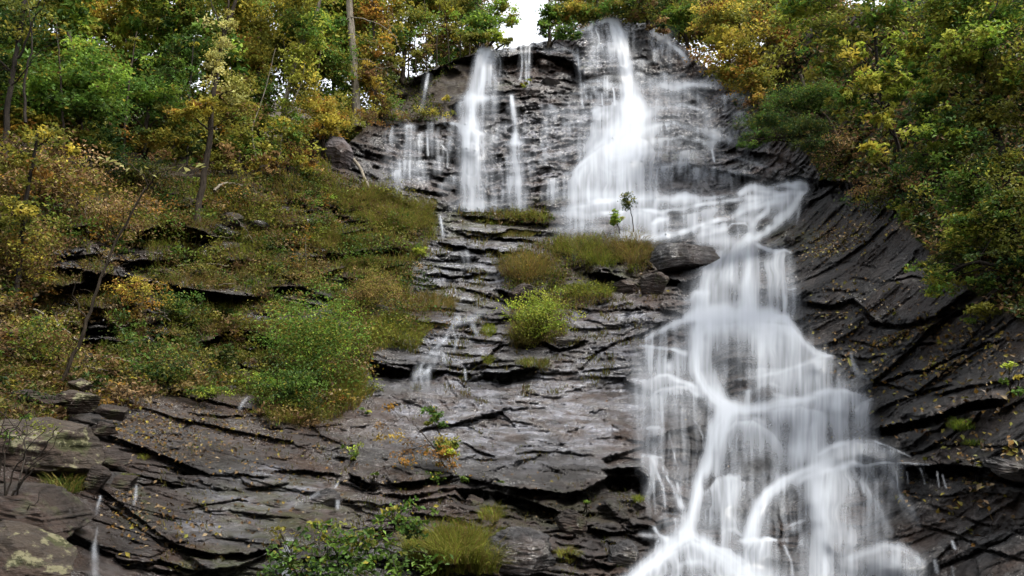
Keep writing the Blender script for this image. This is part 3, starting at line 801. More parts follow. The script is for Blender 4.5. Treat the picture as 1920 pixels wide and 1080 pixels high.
MAIN = [
 ('P', [(1400,450),(1330,480),(1305,545),(1285,590),(1210,632),(1192,700),(1196,850),(1240,960),(1290,1000),(1200,1090),(1180,1300),(1760,1300),(1740,1060),(1650,1010),(1690,880),(1640,820),(1625,745),(1560,668),(1500,600),(1485,480),(1420,450)], .30, .7),
 ('P', [(1040,395),(1070,330),(1150,262),(1225,262),(1235,365),(1290,368),(1350,372),(1400,352),(1510,345),(1495,400),(1410,450),(1360,470),(1310,440),(1180,440),(1050,440)], .26, .5),
 ('P', [(1120,200),(1190,150),(1330,170),(1350,240),(1300,330),(1230,340),(1225,262),(1130,270)], .09, .8),
 # crest
 (S, [(1076,64,3,.5),(1090,57,4,.7),(1112,47,5,.8),(1135,38,6,.9),(1158,40,7,.95)], .1),
 (S, [(1150,42,12,.95),(1161,60,12,.97),(1170,90,11,.95),(1177,120,11,.93),(1181,150,12,.9),(1184,180,16,.9),(1186,202,24,.95)], .35),
 (V, [(1168,40),(1180,40),(1193,43)], 52, .55, .7), (V, [(1092,58),(1112,50),(1150,44)], 75, .42, .9), (V, [(1130,50),(1155,50)], 110, .5, .6, .12),
 (S, [(1150,50,8,.5),(1158,90,9,.5),(1165,130,10,.45),(1170,170,14,.5),(1172,200,20,.6)], .6),
 (V, [(1100,85),(1150,80)], 60, .25, 1.), (V, [(1152,110),(1210,140)], 60, .22, .8),
 (S, [(1217,50,4,.8),(1228,58,8,.85),(1245,68,9,.7),(1262,82,6,.85),(1275,98,5,.85),(1284,110,7,.5),(1292,124,8,0)], .3),
 (V, [(1218,58),(1245,72),(1268,88)], 50, .5, .9), (G, 1245, 62, 16, 9, .25),
 (S, [(1020,96,4,.25),(1050,92,4,.4),(1075,96,4,.45),(1084,108,4,.5),(1096,134,5,.3)], .4),
 (S, [(1084,92,2.5,.6),(1087,130,2.5,.5),(1090,170,3,.45),(1092,200,4,.35)], .4),
 # middle ledges
 (V, [(1096,152),(1130,150),(1168,160)], 15, .42, .7), (V, [(1094,176),(1130,172),(1172,172)], 26, .42, 1.), (S, st_([(1150,166),(1152,196)], 2.2, .7), .1), (S, st_([(1128,176),(1129,196)], 1.8, .5), .1),
 (S, [(1095,165,5,.3),(1130,160,6,.3),(1168,168,8,.4)], .5),
 (G, 1290, 158, 48, 8, .5), (G, 1215, 160, 40, 14, .25), (S, [(1195,140,5,.3),(1225,150,6,.3),(1262,168,6,.35),(1290,160,5,.4),(1330,160,4,.3)], .5),
 (V, [(1190,165),(1240,158),(1310,168),(1335,190)], 60, .22, .8),
 (V, [(1100,200),(1160,195)], 80, .3, .8, -.3),
 (G, 1186, 195, 26, 20, .6), (G, 1190, 215, 30, 20, .85), (G, 1175, 245, 52, 24, .8), (G, 1150, 275, 60, 20, .5),
 (S, [(1186,200,22,.9),(1184,222,30,.95),(1175,248,42,.92),(1158,272,52,.85),(1150,300,56,.6)], .3),
 (V, [(1068,338),(1078,316),(1100,296),(1125,277),(1160,262),(1190,254),(1215,264),(1228,284)], 135, .82, .5),
 (V, [(1066,345),(1080,325),(1110,300)], 70, .35, .9), (S, [(1110,285,5,.5),(1090,305,5,.6),(1072,325,4,.6)], .2),
 (G, 1175, 320, 50, 50, .25),
 (S, [(1130,262,6,.6),(1110,280,6,.5),(1098,300,6,.3)], .4), (S, [(1118,245,5,.3),(1100,275,6,.4),(1082,300,5,.4)], .5),
 (S, [(1200,218,7,.6),(1240,203,5,.5),(1280,196,5,.45),(1322,208,4,.4),(1345,215,4,.1)], .4), (S, [(1200,245,9,.6),(1225,235,6,.6),(1252,228,5,.55),(1300,240,6,.55),(1352,262,6,.4),(1390,270,4,.1)], .4),
 (S, [(1205,272,8,.5),(1225,266,5,.55),(1252,260,4,.55),(1275,257,4,.5),(1310,262,5,.45),(1330,275,4,.2)], .3), (S, [(1320,245,6,.3),(1345,255,7,.45),(1372,262,5,.3)], .4),
 (S, [(1205,285,7,.4),(1222,282,5,.35),(1250,288,3,.1)], .3),
 (S, [(1270,165,8,.3),(1308,180,8,.3),(1322,205,10,.3),(1325,240,10,.35)], .5), (V, [(1208,240),(1240,232),(1270,232)], 24, .5, .9), (V, [(1225,266),(1262,260),(1300,272)], 44, .34, 1.),
 (S, st_([(1336,282),(1340,302)], 2.4, .6), .1), (V, [(1235,320),(1290,312),(1345,326),(1385,332)], 46, .24, 1.), (V, [(1225,290),(1260,285)], 60, .14, .8),
 (S, [(1240,316,5,.35),(1270,310,6,.4),(1300,306,5,.2)], .4), (S, [(1320,312,5,.2),(1360,318,5,.35),(1400,326,4,.25),(1430,335,4,.15)], .5),
 (S, [(1345,295,4,.2),(1395,300,4,.3),(1440,315,3,.15)], .5),
 # pool and tiers
 (G, 1150, 366, 110, 12, .5), (S, [(1055,392,4,.5),(1085,385,6,.75),(1130,375,6,.8),(1165,371,6,.8),(1210,368,6,.8),(1262,372,5,.6)], .1),
 (V, [(1058,392),(1085,386),(1130,376),(1165,372),(1210,370),(1262,374)], 34, .6, .5), (S, [(1040,400,5,.3),(1080,402,8,.4),(1110,408,8,.3)], .3),
 (S, [(1112,402,3,.5),(1140,397,4,.75),(1175,394,4,.8),(1220,395,5,.8),(1248,402,6,.7)], .1), (V, [(1108,402),(1140,398),(1220,396),(1252,404)], 48, .52, .5),
 (S, [(1222,420,4,.8),(1235,412,6,.85),(1252,408,6,.8)], .1), (V, [(1220,420),(1235,412),(1256,410)], 40, .85, .3),
 (S, [(1045,430,8,.3),(1090,425,10,.4),(1130,432,8,.35),(1190,440,8,.5),(1222,446,7,.8),(1250,440,7,.85),(1290,431,6,.85),(1320,421,7,.9),(1345,413,7,.9),(1365,412,5,.8)], .15),
 (V, [(1180,395),(1222,400)], 50, .4, .4), (N, 1136, 416, 22, 12, .5), (G, 1200, 445, 40, 6, .6),
 (V, [(1300,432),(1330,422),(1366,418)], 45, .72, .35), (S, [(1310,444,6,.5),(1335,434,6,.8),(1364,430,5,.7)], .15), (V, [(1220,444),(1300,432)], 18, .4, .5),
 (S, [(1262,378,6,.7),(1275,368,7,.8),(1288,366,7,.85),(1310,372,6,.7),(1335,371,4,.5),(1360,367,3,.35)], .1), (G, 1283, 372, 20, 8, .7),
 (S, [(1245,398,4,.6),(1290,389,4,.75),(1330,381,4,.8),(1345,379,4,.6)], .1), (V, [(1262,376),(1300,374),(1345,376)], 38, .6, .5), (V, [(1268,406),(1300,399),(1352,386)], 36, .62, .5),
 (N, 1262, 404, 14, 8, .45), (N, 1372, 388, 16, 12, .65),
 (S, [(1386,362,7,.8),(1410,352,9,.9),(1440,357,9,.75),(1478,347,9,.9),(1506,348,8,.8),(1514,356,5,.3)], .25), (S, [(1350,379,5,.5),(1400,372,6,.7),(1440,368,6,.7),(1482,360,7,.75),(1508,360,5,.6)], .25),
 (S, [(1372,412,5,.5),(1384,400,6,.7),(1410,390,6,.7),(1440,383,6,.65),(1480,372,6,.6)], .25), (S, [(1372,404,6,.5),(1392,388,6,.55),(1430,376,5,.5)], .2),
 (V, [(1378,384),(1410,372),(1450,368),(1492,362)], 52, .6, .5), (V, [(1385,362),(1440,358),(1500,354)], 40, .5, .4), (N, 1466, 354, 12, 6, .5),
 (S, [(1502,362,7,.7),(1492,380,9,.8),(1472,403,9,.85),(1452,420,11,.85),(1430,438,9,.85),(1417,448,7,.8)], .25),
 (S, [(1458,372,5,.6),(1446,384,5,.8),(1434,402,6,.9),(1418,416,8,.95),(1410,432,10,.95),(1404,450,11,.95)], .15), (G, 1395, 412, 18, 8, .5),
 (N, 1385, 432, 17, 13, .8), (S, st_([(1368,427),(1373,421),(1398,420),(1404,428)], 2.4, .6), .1), (V, [(1370,424),(1402,422)], 25, .25, .7), (N, 1437, 418, 17, 8, .7), (N, 1426, 428, 10, 9, .6),
 (S, st_([(1502,384),(1498,400),(1495,418)], 3, .4), .2), (G, 1340, 452, 26, 10, .5), (G, 1365, 450, 10, 14, .4),
 # second fall
 (S, [(1405,444,10,.95),(1402,455,22,.95),(1396,470,36,.93),(1388,495,52,.88),(1378,520,62,.85),(1370,550,70,.8),(1366,580,80,.85)], .3),
 (S, [(1400,480,18,.6),(1402,520,20,.8),(1404,560,20,.9),(1404,590,24,.9)], .2), (S, [(1350,480,10,.5),(1332,510,14,.6),(1322,545,16,.7),(1315,585,20,.8)], .3),
 (V, [(1424,470),(1445,466),(1470,468),(1484,476)], 150, .68, .7), (S, [(1416,458,4,.6),(1438,468,5,.7),(1456,472,5,.75),(1470,468,4,.75),(1482,474,4,.5)], .2),
 (V, [(1440,480),(1470,475),(1484,480)], 110, .4, .8, .02), (N, 1437, 478, 14, 12, .5), (N, 1385, 500, 12, 34, .42), (N, 1368, 552, 20, 26, .3), (N, 1437, 550, 10, 40, .2),
 (S, [(1470,530,3,.5),(1471,560,4,.7),(1470,590,4,.6)], .2), (S, st_([(1480,543),(1494,541)], 1.6, .5), .1),
 (V, [(1286,566),(1304,547),(1326,549)], 44, .8, .3), (S, [(1288,562,5,.5),(1304,547,5,.85),(1328,549,6,.7)], .1),
 (S, [(1290,594,10,.8),(1320,588,15,.95),(1360,586,17,.95),(1410,590,18,.95),(1452,590,14,.93),(1474,596,8,.7)], .12),
 # big rounded rock and both sides
 (V, [(1310,590),(1470,590),(1486,602)], 70, .95, .2), (S, [(1474,600,10,.8),(1492,620,10,.8),(1508,642,8,.7),(1530,662,7,.6),(1560,668,5,.4)], .3),
 (S, [(1340,588,9,.8),(1300,596,9,.8),(1270,606,7,.75),(1242,618,5,.7),(1222,628,4,.5),(1205,640,4,.2)], .2), (V, [(1212,632),(1240,620),(1290,605)], 60, .42, .5),
 (S, [(1200,648,3,.3),(1215,648,3.5,.75),(1240,651,3.5,.75),(1262,653,3.5,.8),(1285,661,6,.6)], .1), (V, [(1200,648),(1230,650),(1290,662)], 74, .5, .6), (N, 1272, 628, 20, 17, .6),
 (S, [(1190,712,3,.4),(1222,711,4,.7),(1234,705,4,.8),(1250,704,4,.8),(1272,712,5,.85),(1298,721,6,.9),(1316,736,10,.9)], .15), (V, [(1188,713),(1225,712),(1250,708),(1300,724)], 50, .42, .5), (G, 1254, 686, 6, 9, .5), (G, 1275, 690, 40, 22, .2),
 (S, [(1330,595,28,.95),(1312,630,24,.95),(1306,660,19,.95),(1308,695,17,.95),(1322,725,18,.95),(1342,748,22,.95),(1366,768,22,.95)], .2), (S, [(1320,650,12,.4),(1330,690,12,.45),(1346,740,12,.6)], .3),
 (V, [(1335,612),(1380,606),(1440,606),(1485,612),(1520,650),(1556,668)], 175, .66, .28), (V, [(1400,604),(1480,608),(1510,645)], 110, .5, .15),
 (N, 1376, 662, 34, 46, .62), (N, 1385, 720, 30, 30, .66), (N, 1400, 690, 22, 30, .35), (V, [(1345,620),(1420,615)], 90, .25, 1.),
 (S, [(1378,711,3,.3),(1410,708,4,.45),(1440,703,4,.4),(1480,690,5,.5),(1530,672,5,.65),(1556,666,3,.6)], .15), (V, [(1450,700),(1500,684),(1560,668)], 80, .5, .35), (V, [(1400,690),(1480,690)], 70, .35, .3),
 (S, [(1412,735,4,.3),(1426,722,4,.45),(1445,718,4,.45),(1460,726,4,.3)], .3), (V, [(1392,732),(1408,730)], 40, .55, .3), (N, 1437, 738, 19, 15, .45),
 (S, [(1452,740,4,.6),(1485,750,7,.8),(1510,748,8,.8),(1534,738,9,.85),(1556,729,7,.85),(1580,731,5,.8),(1605,735,4,.7),(1622,741,3,.5)], .15),
 (V, [(1450,745),(1490,752),(1540,740),(1560,731),(1590,734),(1628,743)], 125, .74, .35), (V, [(1530,742),(1556,732),(1580,734)], 110, .5, .2), (S, [(1365,768,16,.9),(1400,768,12,.9),(1440,762,12,.85),(1490,752,14,.85)], .15),
 (S, [(1596,664,3,.6),(1600,680,4.5,.6),(1608,698,6,.5),(1615,705,8,.3)], .3), (S, st_([(1596,712),(1615,705),(1628,712)], 3, .25), .2), (S, [(1606,768,4,.6),(1614,759,4,.7),(1636,748,2.5,.5)], .1), (V, [(1604,768),(1614,760),(1632,752)], 64, .5, .4),
 (G, 1590, 722, 30, 8, .2), (N, 1465, 800, 26, 22, .3), (N, 1590, 775, 14, 26, .25),
 # left rounded rock
 (S, [(1222,752,3,.4),(1228,738,3,.5),(1242,730,4,.5),(1266,724,4,.5),(1292,725,5,.6),(1308,740,6,.6)], .2), (V, [(1224,745),(1245,731),(1290,727),(1318,745)], 62, .42, .5),
 (V, [(1196,740),(1215,738),(1246,745)], 125, .42, .8), (V, [(1202,802),(1220,799),(1245,803)], 70, .5, .9), (S, st_([(1214,803),(1236,800)], 3, .4), .2), (G, 1215, 790, 24, 60, .2), (G, 1205, 700, 20, 60, .15),
 (S, [(1202,853,3,.5),(1215,853,4,.65),(1240,857,3,.5)], .2), (V, [(1202,854),(1222,854),(1246,862)], 105, .5, .95),
 (S, [(1224,856,5,.5),(1238,872,5,.5),(1252,888,4,.4)], .4), (S, [(1222,858,4,.4),(1234,888,4,.6),(1244,915,3,.5),(1248,950,3,.4)], .3), (S, [(1250,893,3,.7),(1262,912,4,.7),(1274,945,6,.6),(1282,965,8,.5)], .3),
 (S, [(1255,815,1.6,.5),(1260,838,2,.5),(1265,860,2,.6),(1272,880,2.6,.6),(1268,892,3,.6),(1274,930,5,.6),(1282,962,7,.6)], .2), (S, st_([(1226,888),(1228,930),(1230,965)], 2, .35), .2), (S, st_([(1305,790),(1316,815),(1318,840)], 1.8, .4), .1),
 (S, st_([(1240,970),(1252,962),(1270,963),(1284,972)], 3, .4), .3), (V, [(1236,968),(1290,972)], 60, .4, .5), (S, st_([(1228,990),(1236,1002),(1252,1012)], 4, .65), .2), (S, st_([(1234,1015),(1225,1035),(1215,1045)], 3, .4), .2),
 (S, [(1200,1000,4,.3),(1225,1004,6,.5),(1250,1012,9,.7)], .2),
 # central rounded rocks and chutes
 (S, [(1358,768,20,.95),(1342,800,17,.93),(1332,840,14,.93),(1324,875,14,.95),(1313,905,13,.95),(1305,940,13,.95),(1298,972,16,.95),(1286,1002,20,.95),(1262,1022,20,.95),(1232,1048,18,.95),(1200,1074,16,.93),(1165,1100,16,.9)], .15),
 (S, [(1366,770,16,.85),(1356,810,16,.75),(1352,850,14,.65),(1345,885,12,.5)], .35), (S, [(1345,840,9,.3),(1356,808,12,.5),(1376,792,12,.6),(1402,788,12,.6),(1428,796,13,.55),(1450,814,14,.4)], .4),
 (V, [(1350,812),(1380,789),(1410,787),(1450,812),(1475,850)], 115, .66, .5), (N, 1400, 822, 16, 24, .3), (N, 1426, 874, 26, 16, .6), (N, 1400, 860, 18, 26, .2),
 (V, [(1438,770),(1500,762),(1550,775)], 130, .62, .25), (N, 1452, 858, 30, 26, .4), (G, 1505, 842, 32, 36, .6), (N, 1474, 810, 22, 26, .28),
 (S, [(1336,918,6,.3),(1346,898,7,.45),(1366,891,8,.5),(1386,895,7,.4)], .4), (V, [(1318,926),(1345,896),(1368,890),(1402,906)], 170, .66, .6), (V, [(1355,893),(1385,893)], 120, .4, .3), (N, 1322, 905, 6, 16, .3),
 (N, 1400, 955, 18, 40, .3), (N, 1330, 1000, 20, 20, .3), (S, st_([(1352,1000),(1362,992),(1378,992),(1390,1002)], 4, .4), .2),
 (S, [(1556,866,12,.93),(1528,876,11,.93),(1500,885,11,.93),(1472,900,12,.93),(1446,920,13,.95),(1424,948,14,.95),(1410,980,14,.93),(1404,1010,16,.9)], .15), (S, [(1438,930,10,.6),(1432,965,14,.7),(1424,1005,16,.7)], .35),
 (S, [(1390,1013,5,.7),(1415,1010,6,.9),(1440,1011,5,.9),(1456,1014,3,.6)], .1), (V, [(1386,1013),(1420,1010),(1456,1014)], 130, .88, .3), (G, 1470, 1013, 8, 3, .3),
 (V, [(1470,905),(1500,890),(1520,885)], 110, .34, .7), (S, [(1478,985,3,.3),(1490,980,4,.45),(1508,975,4,.3)], .2), (G, 1490, 990, 10, 8, .3), (V, [(1456,925),(1480,908)], 90, .32, 1.),
 (S, [(1471,1024,3,.6),(1478,1040,3,.7),(1484,1060,3,.7),(1487,1090,3,.6)], .2), (V, [(1488,1015),(1515,1010)], 120, .3, .9),
 # lower right curtain
 (S, [(1536,852,4,.6),(1556,836,6,.75),(1590,830,7,.8),(1622,826,5,.85),(1642,828,2.5,.8),(1666,838,2,.7),(1690,848,1.8,.7),(1706,856,1.6,.4)], .12), (V, [(1536,850),(1560,836),(1600,831),(1640,830),(1690,850)], 62, .5, .4), (G, 1600, 850, 8, 24, .5), (G, 1545, 855, 24, 20, .6),
 (S, [(1490,905,7,.6),(1515,893,9,.85),(1540,882,10,.93),(1570,874,9,.9),(1598,870,6,.85),(1622,873,3,.8),(1652,869,2.4,.75),(1690,868,1.8,.6),(1740,870,1.4,.4)], .1),
 (V, [(1506,893),(1540,882),(1570,874),(1604,872)], 330, .84, .4), (S, [(1530,890,16,.8),(1534,940,17,.9),(1538,1000,17,.85),(1540,1060,18,.75),(1542,1140,20,.6)], .2), (V, [(1590,872),(1625,874),(1646,872)], 190, .55, .6, .12), (V, [(1638,871),(1690,870)], 62, .36, 1.),
 (S, [(1600,875,8,.5),(1625,915,9,.5),(1648,955,9,.4),(1668,1000,9,.25)], .6), (S, [(1585,878,8,.4),(1606,930,9,.4),(1618,1000,10,.3)], .6), (N, 1605, 945, 10, 36, .35), (S, [(1680,885,1.8,.6),(1683,912,2,.6),(1690,932,2.5,.3)], .1),
 (S, [(1690,932,8,.2),(1705,955,14,.15),(1720,985,12,.05)], .6),
 (S, st_([(1726,878),(1730,892),(1734,906)], 1.6, .4), .1), (S, st_([(1757,883),(1762,912)], 1.5, .35), .1), (S, st_([(1768,890),(1774,915)], 1.4, .3), .1), (S, st_([(1700,885),(1702,905)], 1.3, .25), .1),
 (G, 1590, 1000, 22, 20, .3), (S, [(1595,1046,9,.4),(1625,1034,9,.5),(1655,1024,9,.55),(1685,1024,9,.5),(1712,1038,8,.35),(1730,1056,8,.15)], .3), (V, [(1585,1044),(1640,1030),(1680,1026),(1735,1052)], 200, .34, .45), (G, 1660, 1062, 50, 26, .4),
 (S, st_([(1786,1015),(1790,1028)], 3, .55), .2), (S, st_([(1752,1052),(1758,1072)], 4, .35), .2), (S, st_([(1786,1062),(1790,1082)], 2.5, .3), .2),
 # foot
 (V, [(1200,1075),(1250,1040),(1300,1015),(1370,1030),(1410,1060)], 260, .72, .4), (S, [(1296,1006,18,.9),(1330,1026,18,.85),(1366,1052,20,.85),(1400,1078,24,.85),(1430,1120,28,.85)], .2),
 (S, [(1270,1064,5,.25),(1290,1054,6,.4),(1310,1053,6,.4),(1332,1064,6,.3)], .4), (N, 1308, 1075, 30, 16, .35), (G, 1420, 1090, 60, 30, .6),
]
_r = np.random.default_rng(9)
for _ in range(82):
    if _ < 27: x_, y_ = _r.uniform(1225, 1410), _r.uniform(165, 325)
    elif _ < 47: x_, y_ = _r.uniform(1095, 1165), _r.uniform(140, 255)
    elif _ < 67: x_, y_ = _r.uniform(1020, 1080), _r.uniform(190, 370)
    else: x_, y_ = _r.uniform(1110, 1290), _r.uniform(70, 150)
    w_ = _r.uniform(4, 26)
    MAIN.append((V, [(x_ - w_, y_ + _r.uniform(-3, 5)), (x_, y_), (x_ + w_, y_ + _r.uniform(-5, 4))], _r.uniform(12, 46), _r.uniform(.18, .5), 1.))
    if _ % 3 == 0: MAIN.append((S, [(x_ - 1.4 * w_, y_ + 3, 2.5, .1), (x_, y_ - 1, 3, .35), (x_ + 1.4 * w_, y_ - 2, 2.5, .1)], .5))
water('waterfall', 'broad main waterfall of white silky water dropping from the crest down the right side', (1010, 24, 1800, 1300), MAIN)
LEFTF = [
 (S, [(905,96,10,.9),(898,115,10,.88),(892,140,10,.85),(887,170,12,.85),(884,184,16,.85)], .35), (V, [(892,98),(915,94),(940,98)], 110, .4, .8), (S, [(914,95,8,.8),(908,125,8,.75),(903,160,9,.65),(900,184,14,.7)], .5), (S, [(927,96,6,.6),(920,130,6,.5),(914,182,7,.4)], .6),
 (S, [(896,96,3,.7),(915,93,5,.9),(938,96,4,.6),(960,92,3,.3)], .1), (S, st_([(934,98),(938,118),(938,140)], 1.5, .35), .1), (G, 900, 183, 30, 5, .7),
 (V, [(846,197),(860,190),(876,186)], 34, .6, .95), (V, [(870,184),(900,182),(928,185)], 70, .62, .5), (S, [(882,184,13,.9),(880,210,15,.9),(876,240,17,.9)], .3),
 (S, [(842,231,3,.4),(856,232,4,.7),(872,238,5,.8),(890,246,5,.8),(908,250,4,.6),(925,254,3,.2)], .1), (S, [(884,242,24,.9),(885,280,24,.85),(885,320,24,.72),(886,360,24,.6),(887,392,25,.5)], .35), (V, [(862,238),(890,246),(928,252)], 230, .46, .6),
 (V, [(925,300),(985,290)], 110, .2, .8), (G, 895, 385, 50, 12, .3),
 (S, st_([(976,84),(978,110),(977,150)], 1.8, .6), .2), (S, st_([(984,84),(986,120),(986,152)], 1.6, .5), .2), (S, st_([(992,86),(992,130),(991,158)], 1.8, .55), .2), (V, [(973,84),(995,84)], 90, .35, .8), (S, [(968,84,3,.3),(985,83,4,.5),(1000,84,3,.2)], .1),
 (S, [(960,180,4,.8),(963,215,4.5,.75),(965,245,5,.7),(965,262,7,.8)], .2), (G, 966, 268, 13, 5, .75), (S, [(966,270,14,.65),(969,310,16,.55),(972,350,18,.48),(974,392,20,.42)], .5), (V, [(955,275),(1000,290)], 120, .25, .9), (S, st_([(908,312),(912,330),(911,350)], 2.5, .35), .3),
]
for _ in range(34):
    x_, y_ = _r.uniform(925, 1025), _r.uniform(185, 370)
    w_ = _r.uniform(3, 16)
    LEFTF.append((V, [(x_ - w_, y_ + _r.uniform(-2, 3)), (x_, y_), (x_ + w_, y_ + _r.uniform(-3, 2))], _r.uniform(10, 40), _r.uniform(.12, .36), 1.))
water('waterfall', 'tall white fall on the upper left of the cliff, left of the bare rock face', (838, 76, 1040, 398), LEFTF)
SEEP = [
 (V, [(722,240),(734,236),(746,238)], 62, .62, .95), (V, [(752,240),(765,233),(782,236)], 72, .62, .95), (G, 766, 236, 10, 4, .4), (V, [(798,246),(806,241),(814,244)], 48, .6, .9), (S, st_([(802,260),(803,290)], 2, .5), .2),
 (V, [(732,306),(752,297),(775,304)], 62, .42, .9), (S, st_([(760,280),(757,320),(753,350)], 1.8, .5), .2), (V, [(806,218),(822,216),(838,222)], 20, .5, .7), (S, st_([(828,272),(838,285),(838,312)], 2, .45), .2), (V, [(808,258),(858,268)], 34, .3, 1.), (G, 755, 320, 30, 20, .18), (S, st_([(770,286),(768,330)], 1.6, .4), .2),
]
for _ in range(34):
    x_, y_ = _r.uniform(722, 852), _r.uniform(225, 345)
    w_ = _r.uniform(3, 12)
    SEEP.append((V, [(x_ - w_, y_ + _r.uniform(-2, 3)), (x_, y_), (x_ + w_, y_ + _r.uniform(-3, 2))], _r.uniform(14, 50), _r.uniform(.14, .45), 1.))
water('waterfall', 'thin dripping curtains over the low ledge left of the tall upper fall', (708, 206, 864, 380), SEEP, thick=.12)
water('waterfall', 'single narrow spout falling from the dark earthy scarp below the trees', (776, 132, 816, 222), [(S, [(803,138,3,.85),(799,158,3.4,.8),(795,180,3.6,.65),(790,212,4,.4)], .3)], off=.35, thick=.1)
water('waterfall', 'small rivulet running down the mid slab between the mossy ledges', (740, 398, 960, 748), [
 (S, [(858,596,8,.6),(848,612,5,.9),(838,632,5,.9),(820,652,6,.85),(803,668,7,.85),(790,686,8,.9),(783,706,9,.85),(779,738,10,.5)], .7), (V, [(776,698),(790,690),(806,696)], 44, .35, 1.), (V, [(800,668),(820,655),(838,664)], 26, .3, 1.), (S, st_([(848,612),(858,640),(850,660)], 2.5, .35), .8), (S, st_([(826,648),(832,676)], 2, .3), .8), (S, [(815,664,6,.4),(812,684,6,.4),(796,700,5,.4)], .6), (S, [(888,610,5,.3),(895,625,4,.3)], .4),
 (S, st_([(824,406),(828,424),(833,446)], 3, .5), .4), (V, [(862,470),(872,470),(882,472)], 34, .4, .8), (S, [(905,585,6,.35),(888,596,7,.4),(862,600,8,.4)], .4), (S, st_([(872,694),(874,712)], 2, .3), .2)], thick=.1)
water('waterfall', 'tiny white trickle at the foot of the green shrub on the left slope', (430, 738, 480, 776), [(S, [(466,744,2,.7),(459,752,2.6,.7),(450,764,3,.4)], .4)], thick=.06)
water('waterfall', 'short gush beside the dark round stone low on the slab', (540, 900, 660, 972), [(S, [(628,911,2,.7),(612,920,3,.7),(590,931,4.5,.5),(562,944,7,.2)], .9), (S, st_([(634,926),(632,952)], 4, .5), .4), (S, [(636,898,2,.3),(628,914,2,.5)], .2)], thick=.06)
water('waterfall', 'short drip off the moss topped block in the lower left', (244, 906, 266, 948), [(S, [(256,912,2,.7),(254,928,3,.6),(252,944,3,.3)], .3)], thick=.05, off=.12)
water('waterfall', 'thin trickle through the dark crevice beside the brown boulder', (160, 926, 206, 1120), [(S, [(187,930,2,.6),(184,948,2.6,.5),(182,964,2,.2)], .3), (S, [(183,990,1.6,.5),(181,1008,2.4,.45),(178,1030,6,.35),(178,1060,9,.3),(178,1110,10,.25)], .8)], thick=.05, off=.15)
water('waterfall', 'pale veil of water behind the leafy shrub at the bottom edge', (508, 1005, 572, 1140), [(S, [(545,1012,8,.3),(540,1040,12,.55),(534,1080,14,.5),(530,1130,14,.4)], .5)], thick=.06)

# ------------------------------------------------------------------ vegetation builders
PAL = dict(green=[(.085,.165,.025),(.12,.20,.03),(.06,.12,.02)], bright=[(.19,.31,.035),(.25,.35,.045),(.13,.23,.03)], dark=[(.03,.065,.016),(.05,.085,.02),(.065,.09,.02)],
           olive=[(.20,.20,.03),(.15,.165,.028),(.25,.225,.035)], yellow=[(.52,.42,.06),(.42,.36,.05),(.3,.3,.045)], pale=[(.62,.58,.22),(.5,.5,.16),(.42,.38,.1)],
           orange=[(.42,.23,.035),(.36,.25,.04),(.30,.15,.03),(.38,.31,.045)], brown=[(.17,.095,.04),(.115,.07,.03),(.24,.15,.06)], tan=[(.40,.27,.13),(.3,.18,.08),(.5,.37,.2),(.2,.12,.05)],
           grass=[(.25,.27,.045),(.16,.2,.032),(.32,.28,.07)], straw=[(.40,.28,.1),(.31,.22,.07),(.25,.22,.05)], lime=[(.32,.38,.045),(.24,.32,.04),(.38,.4,.06)])

PAL = {k: [tuple(.58 * c for c in q) for q in v] for k, v in PAL.items()}

def colours(pal, n, r):
    if isinstance(pal, str): pal = {pal: 1}
    names = list(pal); wts = np.array([pal[k] for k in names], float); wts /= wts.sum()
    ch = r.choice(len(names), n, p=wts)
    out = np.zeros((n, 3))
    for i, k in enumerate(names):
        a = np.array(PAL[k]); m = ch == i
        out[m] = a[r.integers(0, len(a), m.sum())]
    return out


def unit(v):
    return v / (np.linalg.norm(v, axis=-1, keepdims=True) + 1e-9)


def leaf_geo(C, S, r, flat=.7, aspect=.55, face=None):
    n = len(C)
    up = np.array([0, -.15, 1.]) if face is None else np.array(face)
    nn = unit(r.normal(size=(n, 3)) + up * flat * 2)
    a = unit(np.cross(nn, r.normal(size=(n, 3)))); a[:, 2] -= .25; a = unit(a)
    b = unit(np.cross(nn, a)); nn = np.cross(a, b)
    S = S[:, None]
    v = np.stack([C - a * S * .5, C - b * S * aspect * .5 + nn * S * .1 - a * S * .05, C + a * S * .5 - nn * S * .06, C + b * S * aspect * .5 + nn * S * .1 - a * S * .05], 1)
    return v.reshape(-1, 3)


def tint_mesh(name, V, Q, tint, mat, smooth_=True):
    me = poly_mesh(name, V, Q, smooth_)
    t = me.attributes.new('tint', 'FLOAT_COLOR', 'POINT')
    t.data.foreach_set('color', np.concatenate([tint, np.ones((len(tint), 1))], 1).astype(np.float32).ravel())
    me.materials.append(mat)
    return me


def leaves(name, C, S, T, r, mat=None, flat=.7, aspect=.55, face=None, parent=None, origin=None):
    V = leaf_geo(C, S, r, flat, aspect, face)
    if origin is not None: V = V - origin
    n = len(C)
    me = tint_mesh(name, V, np.arange(4 * n).reshape(n, 4), np.repeat(T, 4, 0), mat or M_LEAF, False)
    return link(name, me, parent)


